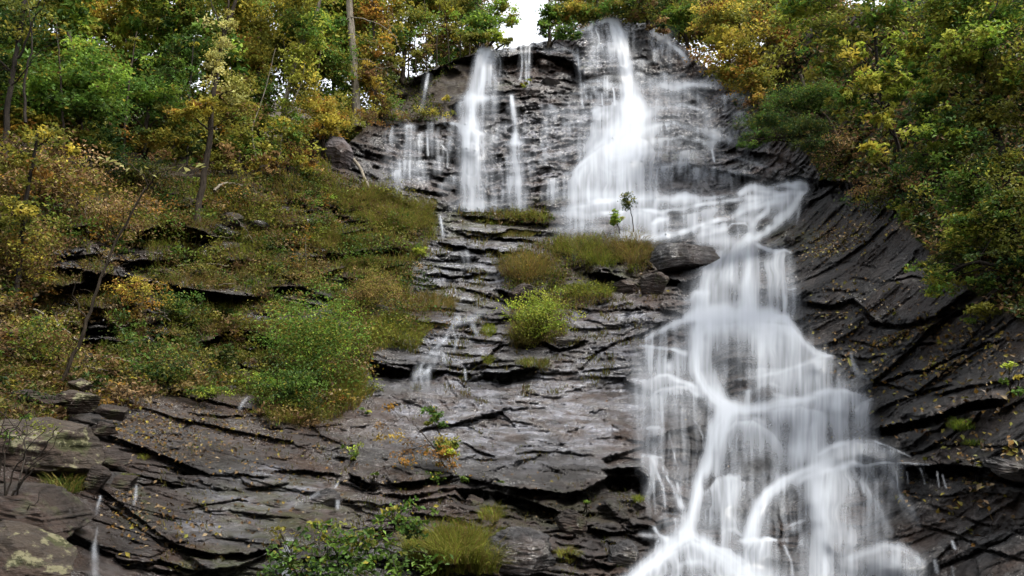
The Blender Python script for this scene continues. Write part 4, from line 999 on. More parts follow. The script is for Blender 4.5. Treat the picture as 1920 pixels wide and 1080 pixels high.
def clump(c, rad, n, pal, size, r, sub=45, spread=.30, flatd=.55):
    """leaf centres, sizes and tints of one ragged mass: many small sprays inside an ellipsoid"""
    m = max(3, n // sub)
    d = unit(r.normal(size=(m, 3))) * (r.random((m, 1)) ** .42)
    d *= 1 + .25 * r.normal(size=(m, 1))
    sc_ = c + d * rad
    base = colours(pal, m, r) * (1.02 + .85 * r.random((m, 1)))
    k = r.integers(0, m, n)
    rr = np.mean(rad) * spread * (.6 + .8 * r.random(m))
    off = r.normal(size=(n, 3)) * np.array([1, 1, flatd]) * rr[k][:, None] * .7
    T = base[k] * (.75 + .5 * r.random((n, 1)))
    odd = r.random(n) < .08
    T[odd] = colours({'yellow': 1, 'olive': 1, 'brown': .4}, odd.sum(), r)
    return sc_[k] + off, size * (.6 + .8 * r.random(n)), T, sc_


def tube(pts, rad, sides=6):
    p = np.array(pts, float); n = len(p)
    t = unit(np.gradient(p, axis=0))
    ref = np.array([.3, 1., .1]); u = unit(np.cross(t, ref)); v = np.cross(t, u)
    a = np.arange(sides) / sides * 2 * math.pi
    rad = np.broadcast_to(rad, (n,))
    V = p[:, None] + rad[:, None, None] * (np.cos(a)[None, :, None] * u[:, None] + np.sin(a)[None, :, None] * v[:, None])
    V = V.reshape(-1, 3)
    i = np.arange(n - 1)[:, None] * sides; j = np.arange(sides)[None]; j2 = (j + 1) % sides
    Q = np.stack([i + j, i + j2, i + sides + j2, i + sides + j], -1).reshape(-1, 4)
    return V, Q


def spline(pts, n=14, wob=0., r=None):
    p = np.array(pts, float)
    if len(p) == 2: p = np.array([p[0], (p[0] + p[1]) / 2, p[1]])
    q = np.concatenate([2 * p[:1] - p[1:2], p, 2 * p[-1:] - p[-2:-1]])
    out = []
    per = max(2, n // (len(p) - 1))
    for i in range(1, len(q) - 2):
        for t in np.linspace(0, 1, per, endpoint=False):
            a, b, c, d = q[i - 1], q[i], q[i + 1], q[i + 2]
            out.append(.5 * ((2 * b) + (-a + c) * t + (2 * a - 5 * b + 4 * c - d) * t * t + (-a + 3 * b - 3 * c + d) * t ** 3))
    out.append(q[-2])
    out = np.array(out)
    if wob and r is not None:
        w_ = r.normal(size=out.shape) * wob; w_[0] = 0
        out = out + w_
    return out


def tubes(name, segs, mat, parent=None, origin=None, sides=6):
    Vs, Qs, o = [], [], 0
    for p, rad in segs:
        V, Q = tube(p, rad, sides)
        Vs.append(V); Qs.append(Q + o); o += len(V)
    V = np.concatenate(Vs)
    if origin is not None: V = V - origin
    me = poly_mesh(name, V, np.concatenate(Qs)); me.materials.append(mat)
    return link(name, me, parent)


def root(name, loc, label, cat, group=None):
    o = bpy.data.objects.new(name, None); o.empty_display_size = .2
    col.objects.link(o); o.location = tuple(loc)
    return mark(o, label, cat, group)


def limb(a, b, r, sag=.12):
    m = (a + b) / 2; L = np.linalg.norm(b - a)
    m = m + np.array([0, 0, sag * L]) + r.normal(size=3) * .05 * L
    return spline([a, m, b], 8, .012 * L, r)


def tree(name, label, path, r0, r1, clumps, size=.13, dens=4.2, bark=None, bare=(), seed=1, cat='tree', group=None, aspect=.55, sub=45, twig=.4, flat=.7):
    """path: photo x, y and distance of the trunk from foot to tip; clumps: x, y, rx, ry (photo), distance, palette, density factor"""
    r = np.random.default_rng(seed)
    x_, y_, d_ = path[0]
    if y_ > top_y(x_) + 3 and y_ < 1320:
        sh = float(Dat(x_, y_)) + .05 - d_
        path = [(a, b, c + sh) for a, b, c in path]
        clumps = [(c[0], c[1], c[2], c[3], c[4] + sh) + tuple(c[5:]) for c in clumps]
        bare = [([(a, b, c + sh) for a, b, c in q[0]], q[1]) for q in bare]
    P = pt(*np.array(path, float).T)
    o = P[0]
    rt = root(name, o, label, cat, group)
    tp = spline(P, 26, .01, r)
    rad = np.linspace(r0, r1, len(tp)); rad[0] *= 1.35
    segs, C, S, T = [], [], [], []
    for (x, y, rx, ry, Dc, pal, df) in clumps:
        c = pt(x, y, Dc); k = Dc / F
        rad3 = np.array([rx * k, (rx + ry) / 2 * k * .8, ry * k])
        n = int(dens * df * math.pi * rx * ry / (.3 * (size / k) ** 2 * aspect / .55))
        n = max(12, min(n, 16000))
        c_, s, t, subs = clump(c, rad3, n, pal, size, r, sub)
        C.append(c_); S.append(s); T.append(t)
        i = np.argmin(np.linalg.norm(tp - (c - np.array([0, 0, np.linalg.norm(c - tp, axis=1).min() * .45])), axis=1))
        main = limb(tp[i], c, r)
        rb = max(.008, rad[i] * .45)
        segs.append((main, np.linspace(rb, rb * .35, len(main))))
        for s_c in subs[:min(len(subs), 12)]:
            a = main[r.integers(3, len(main))]
            q = limb(a, s_c, r, .08)
            segs.append((q, np.linspace(rb * .35, .004, len(q))))
    for b in bare:
        q = spline(pt(*np.array(b[0], float).T), 12, .015, r)
        tubes('branch', [(q, np.linspace(b[1], b[1] * .25, len(q)))], bark or M_BARK, rt, o, 6)
    tubes('trunk', [(tp, rad)] + segs, bark or M_BARK, rt, o, 7)
    if C:
        leaves('crown', np.concatenate(C), np.concatenate(S), np.concatenate(T), r, None, flat, aspect, None, rt, o)
    return rt


def shrub(label, x, y, rx, ry, pal, size=.07, dens=3., D_=None, name='shrub', seed=1, group=None, cat='shrub', push=.3, sub=30, aspect=.55, stems=9, mat=None, bark=None, flat=.7):
    """bush whose foliage spans photo x +- rx, y +- ry, rooted in the ground at its foot"""
    r = np.random.default_rng(seed)
    yb = y + ry * .8
    Dg = float(Dat(x, yb)) if D_ is None or yb > top_y(x) + 3 else D_
    o = pt(x, yb, Dg)
    k = Dg / F
    c = pt(x, y, Dg - push)
    rad3 = np.array([rx * k, min(rx, ry) * k * .7, ry * k])
    n = max(20, min(int(dens * math.pi * rx * ry / (.3 * (size / k) ** 2 * aspect / .55)), 30000))
    rt = root(name, o, label, cat, group)
    C, S, T, subs = clump(c, rad3, n, pal, size, r, sub)
    segs = []
    for s_c in subs[:stems]:
        a = o + r.normal(size=3) * np.array([.25, .1, .02]) * rad3[0]
        q = limb(a, s_c, r, .02)
        segs.append((q, np.linspace(.012, .003, len(q))))
    tubes('stems', segs, bark or M_BARK, rt, o, 5)
    leaves('foliage', C, S, T, r, mat, flat, aspect, None, rt, o)
    return rt


def blades(base, h, width, T, r, lean, bend=.8):
    """drooping strips; base (n,3), h (n), lean (n,3) unit"""
    n = len(base)
    ts = np.array([0, .35, .7, 1.])
    side = unit(np.cross(lean + r.normal(size=(n, 3)) * .5, [0, 0, 1.]))
    rows = []
    bend = bend * (.5 + r.random(n))
    for t in ts:
        p = base + np.array([0, 0, 1.]) * (h * (t - .55 * bend * t * t))[:, None] + lean * (h * bend * .75 * t ** 1.6)[:, None]
        wd = side * (width * (1 - .85 * t))[:, None] * .5
        rows += [p - wd, p + wd]
    V = np.stack(rows, 1)
    q = np.array([[0, 1, 3, 2], [2, 3, 5, 4], [4, 5, 7, 6]])
    Q = (np.arange(n)[:, None, None] * 8 + q[None]).reshape(-1, 4)
    return V.reshape(-1, 3), Q, np.repeat(T, 8, 0)


def tuft(label, x, y, rx, ry, pal, hgt=.35, n=None, name='grass_tuft', seed=1, group=None, cat='grass tuft', bend=.9, width=.015, leafpal=None, D_=None):
    """clump of grass growing on the rock, rooted over photo ellipse x +- rx, y +- ry"""
    r = np.random.default_rng(seed)
    Dm = float(Dat(x, y)) if D_ is None else D_
    k = Dm / F
    if n is None: n = int(np.clip(16 * rx * ry / (width / k * hgt / k * .5), 150, 9000))
    a = r.random(n) * 6.283; q = np.sqrt(r.random(n)) * (1 + .15 * np.sin(a * 5 + seed))
    X = x + rx * q * np.cos(a); Y = y + ry * q * np.sin(a)
    Dg = Dat(X, Y) if D_ is None else Dm - .4 * k * (ry * q * np.sin(a))
    # the sod mounds up towards its middle
    base = pt(X, Y, Dg - .8 * min(rx, ry) * k * (1 - q * q) - .02)
    o = pt(x, y + ry, float(Dat(x, y + ry)) if D_ is None else Dm)
    lean = unit(np.stack([np.cos(a) * .8 + r.normal(size=n) * .6, -.5 + .3 * r.normal(size=n), 0 * a], -1))
    gx_ = vn(X / 9, Y / 9, seed=seed)
    T = colours(pal, n, r) * (.7 + .5 * r.random((n, 1))) * (1 + .3 * gx_[:, None])
    V, Q, TT = blades(base, hgt * (.45 + .75 * r.random(n)), width * (.7 + .6 * r.random(n)), T, r, lean, bend)
    rt = root(name, o, label, cat, group)
    me = tint_mesh('blades', V - o, Q, TT, M_GRASS); link('blades', me, rt)
    if leafpal:
        m = n // 3
        i = r.integers(0, n, m)
        C = base[i] + np.array([0, -.08, .12]) + r.normal(size=(m, 3)) * .06
        leaves('leaves', C, .05 * (.7 + .8 * r.random(m)), colours(leafpal, m, r) * (.7 + .6 * r.random((m, 1))), r, None, .6, .6, None, rt, o)
    return rt


def scatter_poly(poly, n, r, mask=None):
    p = np.array(poly, float)
    out = []
    c = 0
    while c < n:
        X = r.uniform(p[:, 0].min(), p[:, 0].max(), n * 2); Y = r.uniform(p[:, 1].min(), p[:, 1].max(), n * 2)
        g = pip(poly, X, Y) & (Y > top_y(X) + 2)
        if mask is not None: g &= r.random(len(X)) < mask(X, Y)
        out.append(np.stack([X[g], Y[g]], -1)); c += g.sum()
    return np.concatenate(out)[:n].T


def boulder(name, label, x, y, rx, ry, mat, seed=1, deep=.8, D_=None, push=0., tilt=0., cuts=15, rough=.11, group=None, cat='rock', flatcut=None):
    r = np.random.default_rng(seed)
    import bmesh
    bm = bmesh.new(); bmesh.ops.create_icosphere(bm, subdivisions=6, radius=1)
    me = bpy.data.meshes.new(name); bm.to_mesh(me); bm.free()
    V = np.zeros(len(me.vertices) * 3, np.float32); me.vertices.foreach_get('co', V); V = V.reshape(-1, 3).astype(float)
    for i in range(cuts):
        nn = unit(r.normal(size=3)); d = r.uniform(.42, .8)
        ex = np.maximum(V @ nn - d, 0)
        V -= ex[:, None] * nn * .985
    V *= 1.18
    V += unit(V) * (rough * 1.6 * fbm(V[:, 0] * 1.3 + seed, V[:, 1] * 1.3, V[:, 2] * 1.3, 5, seed, .6) + rough * .35 * vn(V[:, 0] * 2 + seed, V[:, 2] * 16 + V[:, 0] * 3, seed=seed))[:, None]
    Dg = float(Dat(x, y)) - max(push, .12)
    k = Dg / F
    V *= np.array([rx * k, (rx + ry) / 2 * k * deep, ry * k])
    c, s = math.cos(R(tilt)), math.sin(R(tilt))
    V = np.stack([V[:, 0] * c - V[:, 2] * s, V[:, 1], V[:, 0] * s + V[:, 2] * c], -1)
    me.vertices.foreach_set('co', V.astype(np.float32).ravel())
    me.polygons.foreach_set('use_smooth', np.ones(len(me.polygons), bool))
    me.update(); me.materials.append(mat)
    o = link(name, me, None, tuple(pt(x, y, Dg)))
    return mark(o, label, cat, group)


# ------------------------------------------------------------------ trees of the left bank and the skyline
GT = 'trees of the left bank'
tree('bare_trunk_tree', 'tall pale straight trunk with bare broken side branches standing at the cliff edge', [(670,240,28.6),(667,180,28.6),(661,90,28.6),(655,0,28.6),(650,-140,28.6)], .17, .12,
     [(640,-60,60,40,28.8,{'olive':1,'orange':1},.5)], bark=M_PALEBARK, group=GT, seed=2,
     bare=[([(657,32,28.5),(690,38,28.3),(730,58,28.2),(752,92,28.0)],.025), ([(656,34,28.5),(640,38,28.4),(612,58,28.2)],.02), ([(664,112,28.5),(690,112,28.4),(712,128,28.3),(745,122,28.1)],.025), ([(664,112,28.5),(640,118,28.3),(608,112,28.2)],.02), ([(690,112,28.4),(684,135,28.2),(700,150,28.1)],.012), ([(657,60,28.5),(700,80,28.2),(720,70,28.1)],.012)])
tree('yellow_leaf_tree', 'slender leaning tree with a sparse sprinkling of pale yellow leaves', [(369,424,19.4),(378,350,19.4),(392,270,19.4),(397,200,19.4),(410,120,19.4),(424,52,19.4),(446,-10,19.4),(460,-90,19.4)], .085, .035,
     [(420,60,30,40,19.1,'pale',.45),(400,120,26,40,19.0,'pale',.5),(440,170,30,50,19.0,{'pale':1,'olive':1},.5),(385,200,40,20,19.0,{'orange':1,'yellow':1},.9),(350,215,36,16,19.2,{'orange':1,'yellow':1},1.),(420,-50,90,60,19.6,{'olive':1,'green':1},.7)], size=.075, group=GT, seed=3,
     bare=[([(420,75,19.3),(412,40,19.2),(398,10,19.1),(390,-40,19)],.03), ([(424,52,19.4),(428,20,19.3),(424,-30,19.2)],.045), ([(395,240,19.3),(430,222,19.1),(470,200,19)],.014)])
tree('ivy_tree', 'leaning vine covered tree hung with yellow green leaves', [(521,300,24.5),(530,215,24.5),(545,150,24.5),(562,90,24.5),(592,30,24.5),(612,-60,24.5)], .085, .05,
     [(556,120,22,60,24.2,{'olive':2,'lime':1},1.1),(575,160,24,60,24.3,{'olive':1,'yellow':1},1.),(590,60,26,50,24.2,{'green':1,'lime':1},1.1),(535,210,20,40,24.2,{'olive':1,'lime':1},.8),(570,-30,80,50,24.6,{'olive':1,'yellow':1},1.)], size=.1, group=GT, seed=4, bark=M_PALEBARK,
     bare=[([(522,290,24.2),(525,240,24.1),(560,170,24),(570,120,24)],.04), ([(480,300,24),(474,240,24),(500,160,24),(515,90,24)],.03)])
tree('dark_tree', 'dark thin branched tree in the top left corner with few leaves', [(8,300,17),(16,190,17),(30,110,17),(45,10,17),(52,-80,17)], .07, .035,
     [(40,40,70,70,17.2,{'dark':1,'olive':.5},.5),(0,130,50,50,17.1,{'dark':1},.5),(-120,60,90,120,17,{'dark':1,'olive':1},1)], size=.09, group=GT, seed=5, bark=M_DARKBARK,
     bare=[([(32,110,16.9),(48,80,16.8),(62,40,16.7),(86,6,16.6)],.03), ([(22,160,16.9),(50,130,16.7),(72,100,16.6),(110,70,16.5)],.02), ([(45,20,16.9),(70,10,16.8),(84,-20,16.7)],.025), ([(48,230,16.8),(46,150,16.8),(60,80,16.8),(50,0,16.8)],.035)])
tree('leafy_tree', 'round crowned bright green tree on the upper left bank', [(150,330,18.5),(150,250,18.5),(140,150,18.6),(130,60,18.8)], .10, .05,
     [(150,110,70,40,18.2,{'bright':2,'green':1},1),(110,160,90,40,18.0,{'bright':1,'green':1},1.1),(190,150,60,50,18.0,{'bright':1,'green':1},1.1),(60,200,80,36,17.8,{'green':2,'bright':1},1),(170,205,70,30,17.8,{'green':1,'dark':.5},1),(-60,180,80,60,17,{'green':1,'olive':1},1)], size=.1, group=GT, seed=6)
tree('leafy_tree', 'golden orange tree behind the bright green crown, top left', [(200,330,25),(200,200,25),(190,80,25)], .12, .05,
     [(190,40,80,50,25,{'orange':2,'yellow':2,'olive':1},1),(240,60,50,50,24.8,{'orange':1,'yellow':2,'olive':1},1),(150,10,60,40,25,{'yellow':1,'olive':1},1),(230,110,40,30,24.6,{'olive':1,'yellow':1},.8)], size=.12, group=GT, seed=7)
tree('leafy_tree', 'tall green tree between the golden crown and the yellow leaved stem', [(320,320,24),(322,200,24),(325,60,24)], .13, .05,
     [(320,40,60,50,24,{'green':2,'dark':1,'bright':1},1.1),(350,100,50,50,23.8,{'green':1,'dark':1},1.1),(280,110,50,34,23.6,{'green':2,'bright':1},1),(370,30,50,50,24.2,{'green':1,'olive':1},1),(340,150,60,30,23.2,{'green':1,'dark':1},1)], size=.12, group=GT, seed=8)
tree('leafy_tree', 'low spreading green tree above the dark hollow of the left bank', [(270,325,20.5),(272,260,20.4),(280,190,20.4)], .09, .04,
     [(250,170,60,26,20.2,{'bright':1,'green':2},1.1),(310,180,60,26,20.2,{'green':2,'bright':1},1.1),(220,205,50,24,20,{'green':1,'dark':1},1),(330,215,50,24,20,{'green':1,'olive':1},.9),(290,260,60,18,19.8,{'olive':2,'orange':1},.9),(240,255,40,20,19.6,{'dark':1,'olive':1},.8)], size=.1, group=GT, seed=9)
tree('leafy_tree', 'olive and gold tree between the two leaning stems', [(480,330,25.5),(482,200,25.5),(488,60,25.5)], .12, .05,
     [(490,40,60,50,25.5,{'olive':2,'yellow':1},1),(470,110,50,50,25.3,{'olive':2,'yellow':1,'orange':1},1),(500,170,50,44,25,{'olive':1,'green':1},.9),(470,230,60,30,24.6,{'olive':2,'green':1},.8),(440,20,40,40,25.5,{'olive':1,'lime':1},.9)], size=.11, group=GT, seed=10)
tree('leafy_tree', 'low orange gold tree beside the foot of the pale trunk', [(605,300,26.5),(606,250,26.5),(606,190,26.5)], .08, .04,
     [(600,205,44,24,26.2,{'orange':2,'yellow':2},1.1),(625,235,40,22,26,{'orange':1,'yellow':2,'olive':1},1),(575,245,40,22,26,{'orange':1,'olive':1},.9),(560,290,40,18,25.6,{'orange':1,'brown':1,'olive':1},.8),(500,285,50,20,25,{'olive':1,'orange':1},.8)], size=.09, group=GT, seed=11)
tree('leafy_tree', 'mid green tree just left of the pale bare trunk', [(622,270,29),(625,170,29),(628,60,29)], .12, .05,
     [(628,60,30,40,29,{'green':1,'lime':1},.8),(610,120,30,40,28.8,{'green':1,'olive':1},.7),(640,170,26,34,28.8,{'green':2,'bright':1},1),(600,10,40,30,29,{'olive':1,'green':1},.8)], size=.12, group=GT, seed=12)
tree('leafy_tree', 'rust orange tree just right of the pale bare trunk', [(700,235,32),(702,150,32),(700,50,32)], .12, .05,
     [(695,30,44,36,32,{'orange':2,'brown':1},1),(700,90,36,36,31.6,{'orange':1,'olive':1},.9),(685,140,30,30,31,{'brown':1,'orange':1},.8),(720,-20,60,30,32,{'orange':1,'yellow':1},1)], size=.13, group=GT, seed=13)
tree('leafy_tree', 'olive green tree above the dark scarp', [(755,160,34),(757,110,34),(760,40,34)], .12, .05,
     [(755,75,30,32,33.6,{'green':2,'olive':1},1),(780,40,40,36,34,{'olive':2,'green':1},1),(740,20,30,30,34,{'yellow':1,'olive':1},.9),(790,95,30,26,33.6,{'olive':1,'brown':1},.6),(735,125,30,22,33,{'olive':1,'brown':1},.7)], size=.13, group=GT, seed=14)
tree('leafy_tree', 'golden yellow crown high above the upper left fall', [(838,120,37),(838,70,37),(835,10,37)], .12, .05,
     [(826,22,44,24,36.6,{'yellow':2,'olive':1},1),(800,6,40,20,36.6,{'yellow':1,'orange':1},1),(850,60,30,20,36,{'olive':1,'yellow':1},.8),(815,80,30,24,35.6,{'brown':1,'olive':1},.6),(870,5,40,20,37,{'orange':1,'olive':1},.9)], size=.14, group=GT, seed=15)
tree('leafy_tree', 'bright green tree at the left edge of the sky gap', [(905,110,37),(905,80,37),(905,20,37)], .12, .05,
     [(905,40,44,34,36.6,{'bright':2,'green':1},1.2),(925,70,30,14,36,{'lime':2,'bright':1},1.2),(885,70,36,18,36,{'green':1,'olive':1},1),(935,15,30,26,37,{'bright':1,'olive':1},1),(958,36,15,34,36.6,{'bright':1,'olive':1},1.),(956,76,17,10,36,{'lime':1,'olive':1},1.),(938,70,14,14,36,{'lime':1,'bright':1},1),(880,0,40,24,37.5,{'green':1,'olive':1},1)], size=.14, group=GT, seed=16)
tree('leafy_tree', 'green tree on the right edge of the sky gap, at the crest', [(1030,90,40),(1030,60,40),(1028,20,40)], .12, .04,
     [(1018,58,20,22,39.6,{'bright':1,'green':2},1.2),(1030,25,20,26,39.8,{'green':1,'bright':1},1.1),(1045,30,30,26,40,{'green':2,'olive':1},1.1),(1060,60,34,14,39,{'green':2,'dark':1},1.1),(1075,15,30,26,40,{'orange':1,'olive':2},1)], size=.15, group='trees along the crest', seed=17)
tree('leafy_tree', 'olive tree behind the white lip of the crest', [(1120,60,42),(1120,40,42),(1120,0,42)], .12, .04,
     [(1105,25,40,22,41.6,{'green':1,'olive':2},1.2),(1150,15,44,22,41.6,{'olive':2,'green':1},1.1),(1100,-20,70,30,42,{'olive':1,'green':1},1)], size=.15, group='trees along the crest', seed=18)
tree('leafy_tree', 'shaded brown green tree at the top right end of the crest', [(1215,60,41),(1215,30,41),(1215,-10,41)], .12, .04,
     [(1205,20,46,24,40.4,{'dark':2,'olive':2,'brown':1},1.2),(1245,50,24,16,40,{'dark':1,'brown':1},1),(1230,-20,70,30,41,{'dark':1,'olive':1},1)], size=.15, group='trees along the crest', seed=19)
tree('leafy_tree', 'vivid green bush tree hanging over the small right hand fall', [(1290,90,36.5),(1285,60,36.5),(1275,20,36.5)], .10, .04,
     [(1272,30,34,24,36,{'bright':2,'green':1},1.3),(1265,55,22,14,35.8,{'bright':1,'green':2},1.2),(1300,20,30,40,36,{'green':1,'olive':1},1)], size=.14, group='trees along the crest', seed=20)
# thin stems seen between the crowns
stem_spots = [(800,128,33.6,-30,-6),(818,124,33.6,-10,8),(842,116,34,20,-8),(862,112,34,10,6),(780,140,33,0,-10),(725,190,31,-60,6),(765,150,33,-20,10),(585,315,27,60,20),(450,330,24.5,80,-24),(350,335,23,70,14),(120,318,18,40,-14),(230,335,20,60,26),(540,320,26,60,-8),(880,104,35,10,12)]
stem_words = ['between the olive crown and the gold crown', 'below the golden crown', 'left of the upper fall', 'nearest the upper left fall', 'at the left end of the dark scarp top', 'right of the pale bare trunk', 'in the middle of the scarp top', 'behind the orange gold tree', 'right of the slender yellow leaved tree', 'left of the slender yellow leaved tree', 'behind the tan leaved bush', 'over the dark hollow', 'beside the vine covered tree', 'at the top lip beside the fall']
for i, (x, y, Dd, y1, lean) in enumerate(stem_spots):
    tree('sapling', 'thin bare grey stem ' + stem_words[i], [(x,y,Dd),(x+lean*.3,(y+y1)/2,Dd),(x+lean,y1,Dd)], .035, .015, [(x+lean*.8,y1+14,16,12,Dd,{'olive':1,'yellow':1},.5)], size=.1, seed=60+i, bark=M_BARK if i % 3 else M_DARKBARK, group='thin stems between the crowns', cat='sapling')

# far wood that closes the background of the left bank and the crest
r = np.random.default_rng(77)
C, S_, T = [], [], []
segs = []
for i in range(650):
    if i < 450: x = r.uniform(-380, 935)
    elif i < 495: x = r.uniform(1040, 1320)
    else: x = r.uniform(1320, 2300)
    cy_ = float(top_y(x)); ylo = -110
    if i > 590: x = r.uniform(1325, 1580)
    elif i > 540: x = r.uniform(1225, 1330)
    elif i > 500: x = r.uniform(560, 660)
    cy_ = float(top_y(x))
    y = r.uniform(ylo, cy_ + 6) if x < 1320 else r.uniform(-140, min(120, cy_ + 60))
    if 935 < x < 1040: continue
    base_ = float(Dat(x, cy_ + 2))
    Dd = base_ + r.uniform(2.5, 10) + (4 if x > 1000 and x < 1320 else 0)
    if 930 - 30 < x < 940: continue
    k = Dd / F
    if i > 500: y = r.uniform(0, 130) if x < 700 else r.uniform(-40, 60)
    low = (y > cy_ - 90)
    pal = [{'olive':2,'green':1}, {'green':2,'bright':1}, {'orange':1,'olive':3,'lime':1}, {'green':1,'lime':1}, {'lime':1,'olive':2}][r.integers(0, 5)]
    if low: pal = [{'brown':1,'olive':1}, {'dark':1,'olive':1}, {'brown':1,'green':1}][r.integers(0, 3)]
    rad = np.array([r.uniform(30, 62) * k, 1.2, r.uniform(24, 46) * k])
    c_, s, t, _ = clump(pt(x, y, Dd), rad, 640, pal, .19, r)
    C.append(c_); S_.append(s); T.append(t)
C, S_, T = np.concatenate(C), np.concatenate(S_), np.concatenate(T)
ax = (C[:, 0] / C[:, 1]); gap = (ax > -.012) & (ax < .05) & (C[:, 1] > 30)      # open sky over the notch
o = leaves('woodland', C[~gap], S_[~gap], T[~gap], r)
mark(o, 'autumn wood filling the background behind the nearer trees', 'wood', kind='stuff')

# the same wood goes on beside and behind the viewer and shades the gully
C, S_, T = [], [], []
for i in range(230):
    a = r.uniform(-1.0, 1.0) * R(128) + math.pi          # angle from +Y, everything except the open view
    rd = r.uniform(13, 24)
    x, y = rd * math.sin(a), rd * math.cos(a)
    if y > 0 and abs(x) < 1.0 * y + 8: continue
    z = r.uniform(0, 15)
    c_, s, t, _ = clump(np.array([x, y, z]), np.array([2.6, 2.6, 2.2]), 330, [{'dark':2,'green':1}, {'olive':1,'dark':1}, {'orange':1,'olive':1}][r.integers(0, 3)], .5, r)
    C.append(c_); S_.append(s); T.append(t)
o = leaves('woodland', np.concatenate(C), np.concatenate(S_), np.concatenate(T), r)
mark(o, 'wood closing in beside and behind the viewpoint', 'wood', kind='stuff')
# bushes of the forest edge, one after another along the top of the left bank
GU = 'bushes along the forest edge'
for i, (x, y, rx, ry, pal, lb) in enumerate([
    (30,235,60,44,{'olive':2,'orange':1},'olive and orange bush at the forest edge, far left'), (120,262,50,36,{'green':1,'olive':2,'brown':1},'olive bush behind the tan leaved bush'),
    (190,285,44,34,{'dark':2,'olive':1},'dark bush left of the dark hollow'), (345,262,44,34,{'olive':2,'dark':1,'orange':.5},'olive bush left of the slender yellow leaved tree'),
    (415,300,38,30,{'brown':1,'olive':2},'brownish bush right of the slender yellow leaved tree'), (455,265,40,40,{'olive':2,'green':1},'olive bush between two thin stems'),
    (500,310,36,24,{'brown':1,'olive':1,'orange':.6},'rusty bush at the foot of the vine covered tree'), (545,255,36,44,{'yellow':1,'olive':2,'green':1},'yellow green bush behind the vine covered tree'),
    (575,312,34,20,{'brown':1,'orange':1,'olive':1},'orange brown bush left of the pale boulder'), (630,215,34,40,{'orange':1,'olive':2},'orange olive bush left of the pale trunk foot'),
    (640,120,30,44,{'green':2,'olive':1},'green bush behind the pale trunk'), (725,155,26,36,{'brown':1,'olive':1,'dark':1},'brown bush right of the pale trunk'),
    (300,215,50,40,{'green':1,'dark':2},'dark green bush deep between the crowns'), (440,190,44,50,{'brown':1,'olive':2},'brown olive bush behind the yellow sprinkled leaves'), (705,190,28,30,{'orange':1,'brown':1,'olive':1},'rust bush between pale trunk and scarp')]):
    shrub(lb, x, y, rx * 1.15, ry * 1.1, pal, .11, 3.2, seed=200 + i, group=GU, D_=float(Dat(x, top_y(x) + 2)) + (1.0 if y < 250 else .3), bark=M_DARKBARK)

# ------------------------------------------------------------------ trees and bushes of the right bank
GR = 'trees and bushes of the right bank'
tree('leafy_tree', 'orange and gold tree beside the upper right of the cliff', [(1440,210,27),(1425,150,27),(1400,90,27),(1380,20,27)], .12, .05,
     [(1375,30,70,44,26.6,{'yellow':1,'olive':2,'orange':1},1.1),(1350,80,44,40,26.4,{'yellow':2,'orange':1},1.1),(1400,110,56,50,26,{'orange':2,'olive':2,'yellow':1},1.1),(1360,135,40,24,26,{'olive':1,'yellow':1,'orange':1},1),(1420,150,50,36,25.4,{'orange':1,'olive':2},1),(1460,60,50,70,26,{'orange':1,'olive':2,'brown':1},1),(1430,190,36,18,25,{'orange':1,'brown':1},.8),(1330,20,30,40,27,{'yellow':1,'brown':1},.7)], size=.13, group=GR, seed=21)
tree('hemlock', 'dark green feathery evergreen spreading over the rocks beside the cascade', [(1580,290,19),(1560,240,19),(1520,190,19),(1500,140,19)], .10, .04,
     [(1480,190,60,26,18.8,{'dark':2,'green':1},1.2),(1440,225,60,16,18.6,{'dark':2,'green':1},1.1),(1420,255,44,14,18.4,{'dark':1,'green':1},1),(1500,240,60,20,18.4,{'dark':1},1.1),(1540,180,50,36,18.6,{'dark':1,'green':1},1.1),(1395,270,22,9,18.3,{'green':1},.9),(1520,270,50,14,18.2,{'dark':1},.8)], size=.07, dens=3.4, group=GR, seed=22, aspect=.3)
tree('broadleaf_tree', 'large leaved green tree with bright yellow sprays over the right bank', [(1700,330,12.5),(1680,260,12.5),(1650,180,12.4),(1640,60,12.4),(1640,-60,12.4)], .045, .025,
     [(1600,100,34,30,11.8,{'lime':1,'yellow':2},.8),(1575,60,60,50,12.2,{'green':1,'olive':2},1),(1550,120,50,40,12.2,{'olive':2,'green':1},1),(1625,165,40,34,11.7,{'yellow':1,'lime':1},1),(1690,80,34,28,11.6,{'yellow':2,'lime':1},.8),(1720,100,50,40,11.9,{'lime':1,'olive':1},1),(1650,225,34,24,11.6,{'lime':1,'yellow':1},.9),(1590,190,50,34,12.2,{'green':1,'olive':1},.9),(1640,290,30,30,11.5,{'yellow':1,'lime':2},.8),(1660,30,70,50,12.2,{'olive':1,'green':2},1.1),(1500,20,60,60,12.6,{'green':1,'lime':2},1),(1560,-40,120,50,12.4,{'olive':1,'green':1},1),(1740,150,50,40,11.6,{'lime':2,'green':1},1.2),(1690,170,40,30,11.5,{'lime':2,'green':1},1.1),(1760,60,50,36,11.5,{'lime':1,'bright':1},1.1),(1670,130,40,30,11.5,{'lime':1,'green':1},1.1)], size=.13, dens=3.2, group=GR, seed=23, aspect=.42, sub=22, bark=M_DARKBARK)
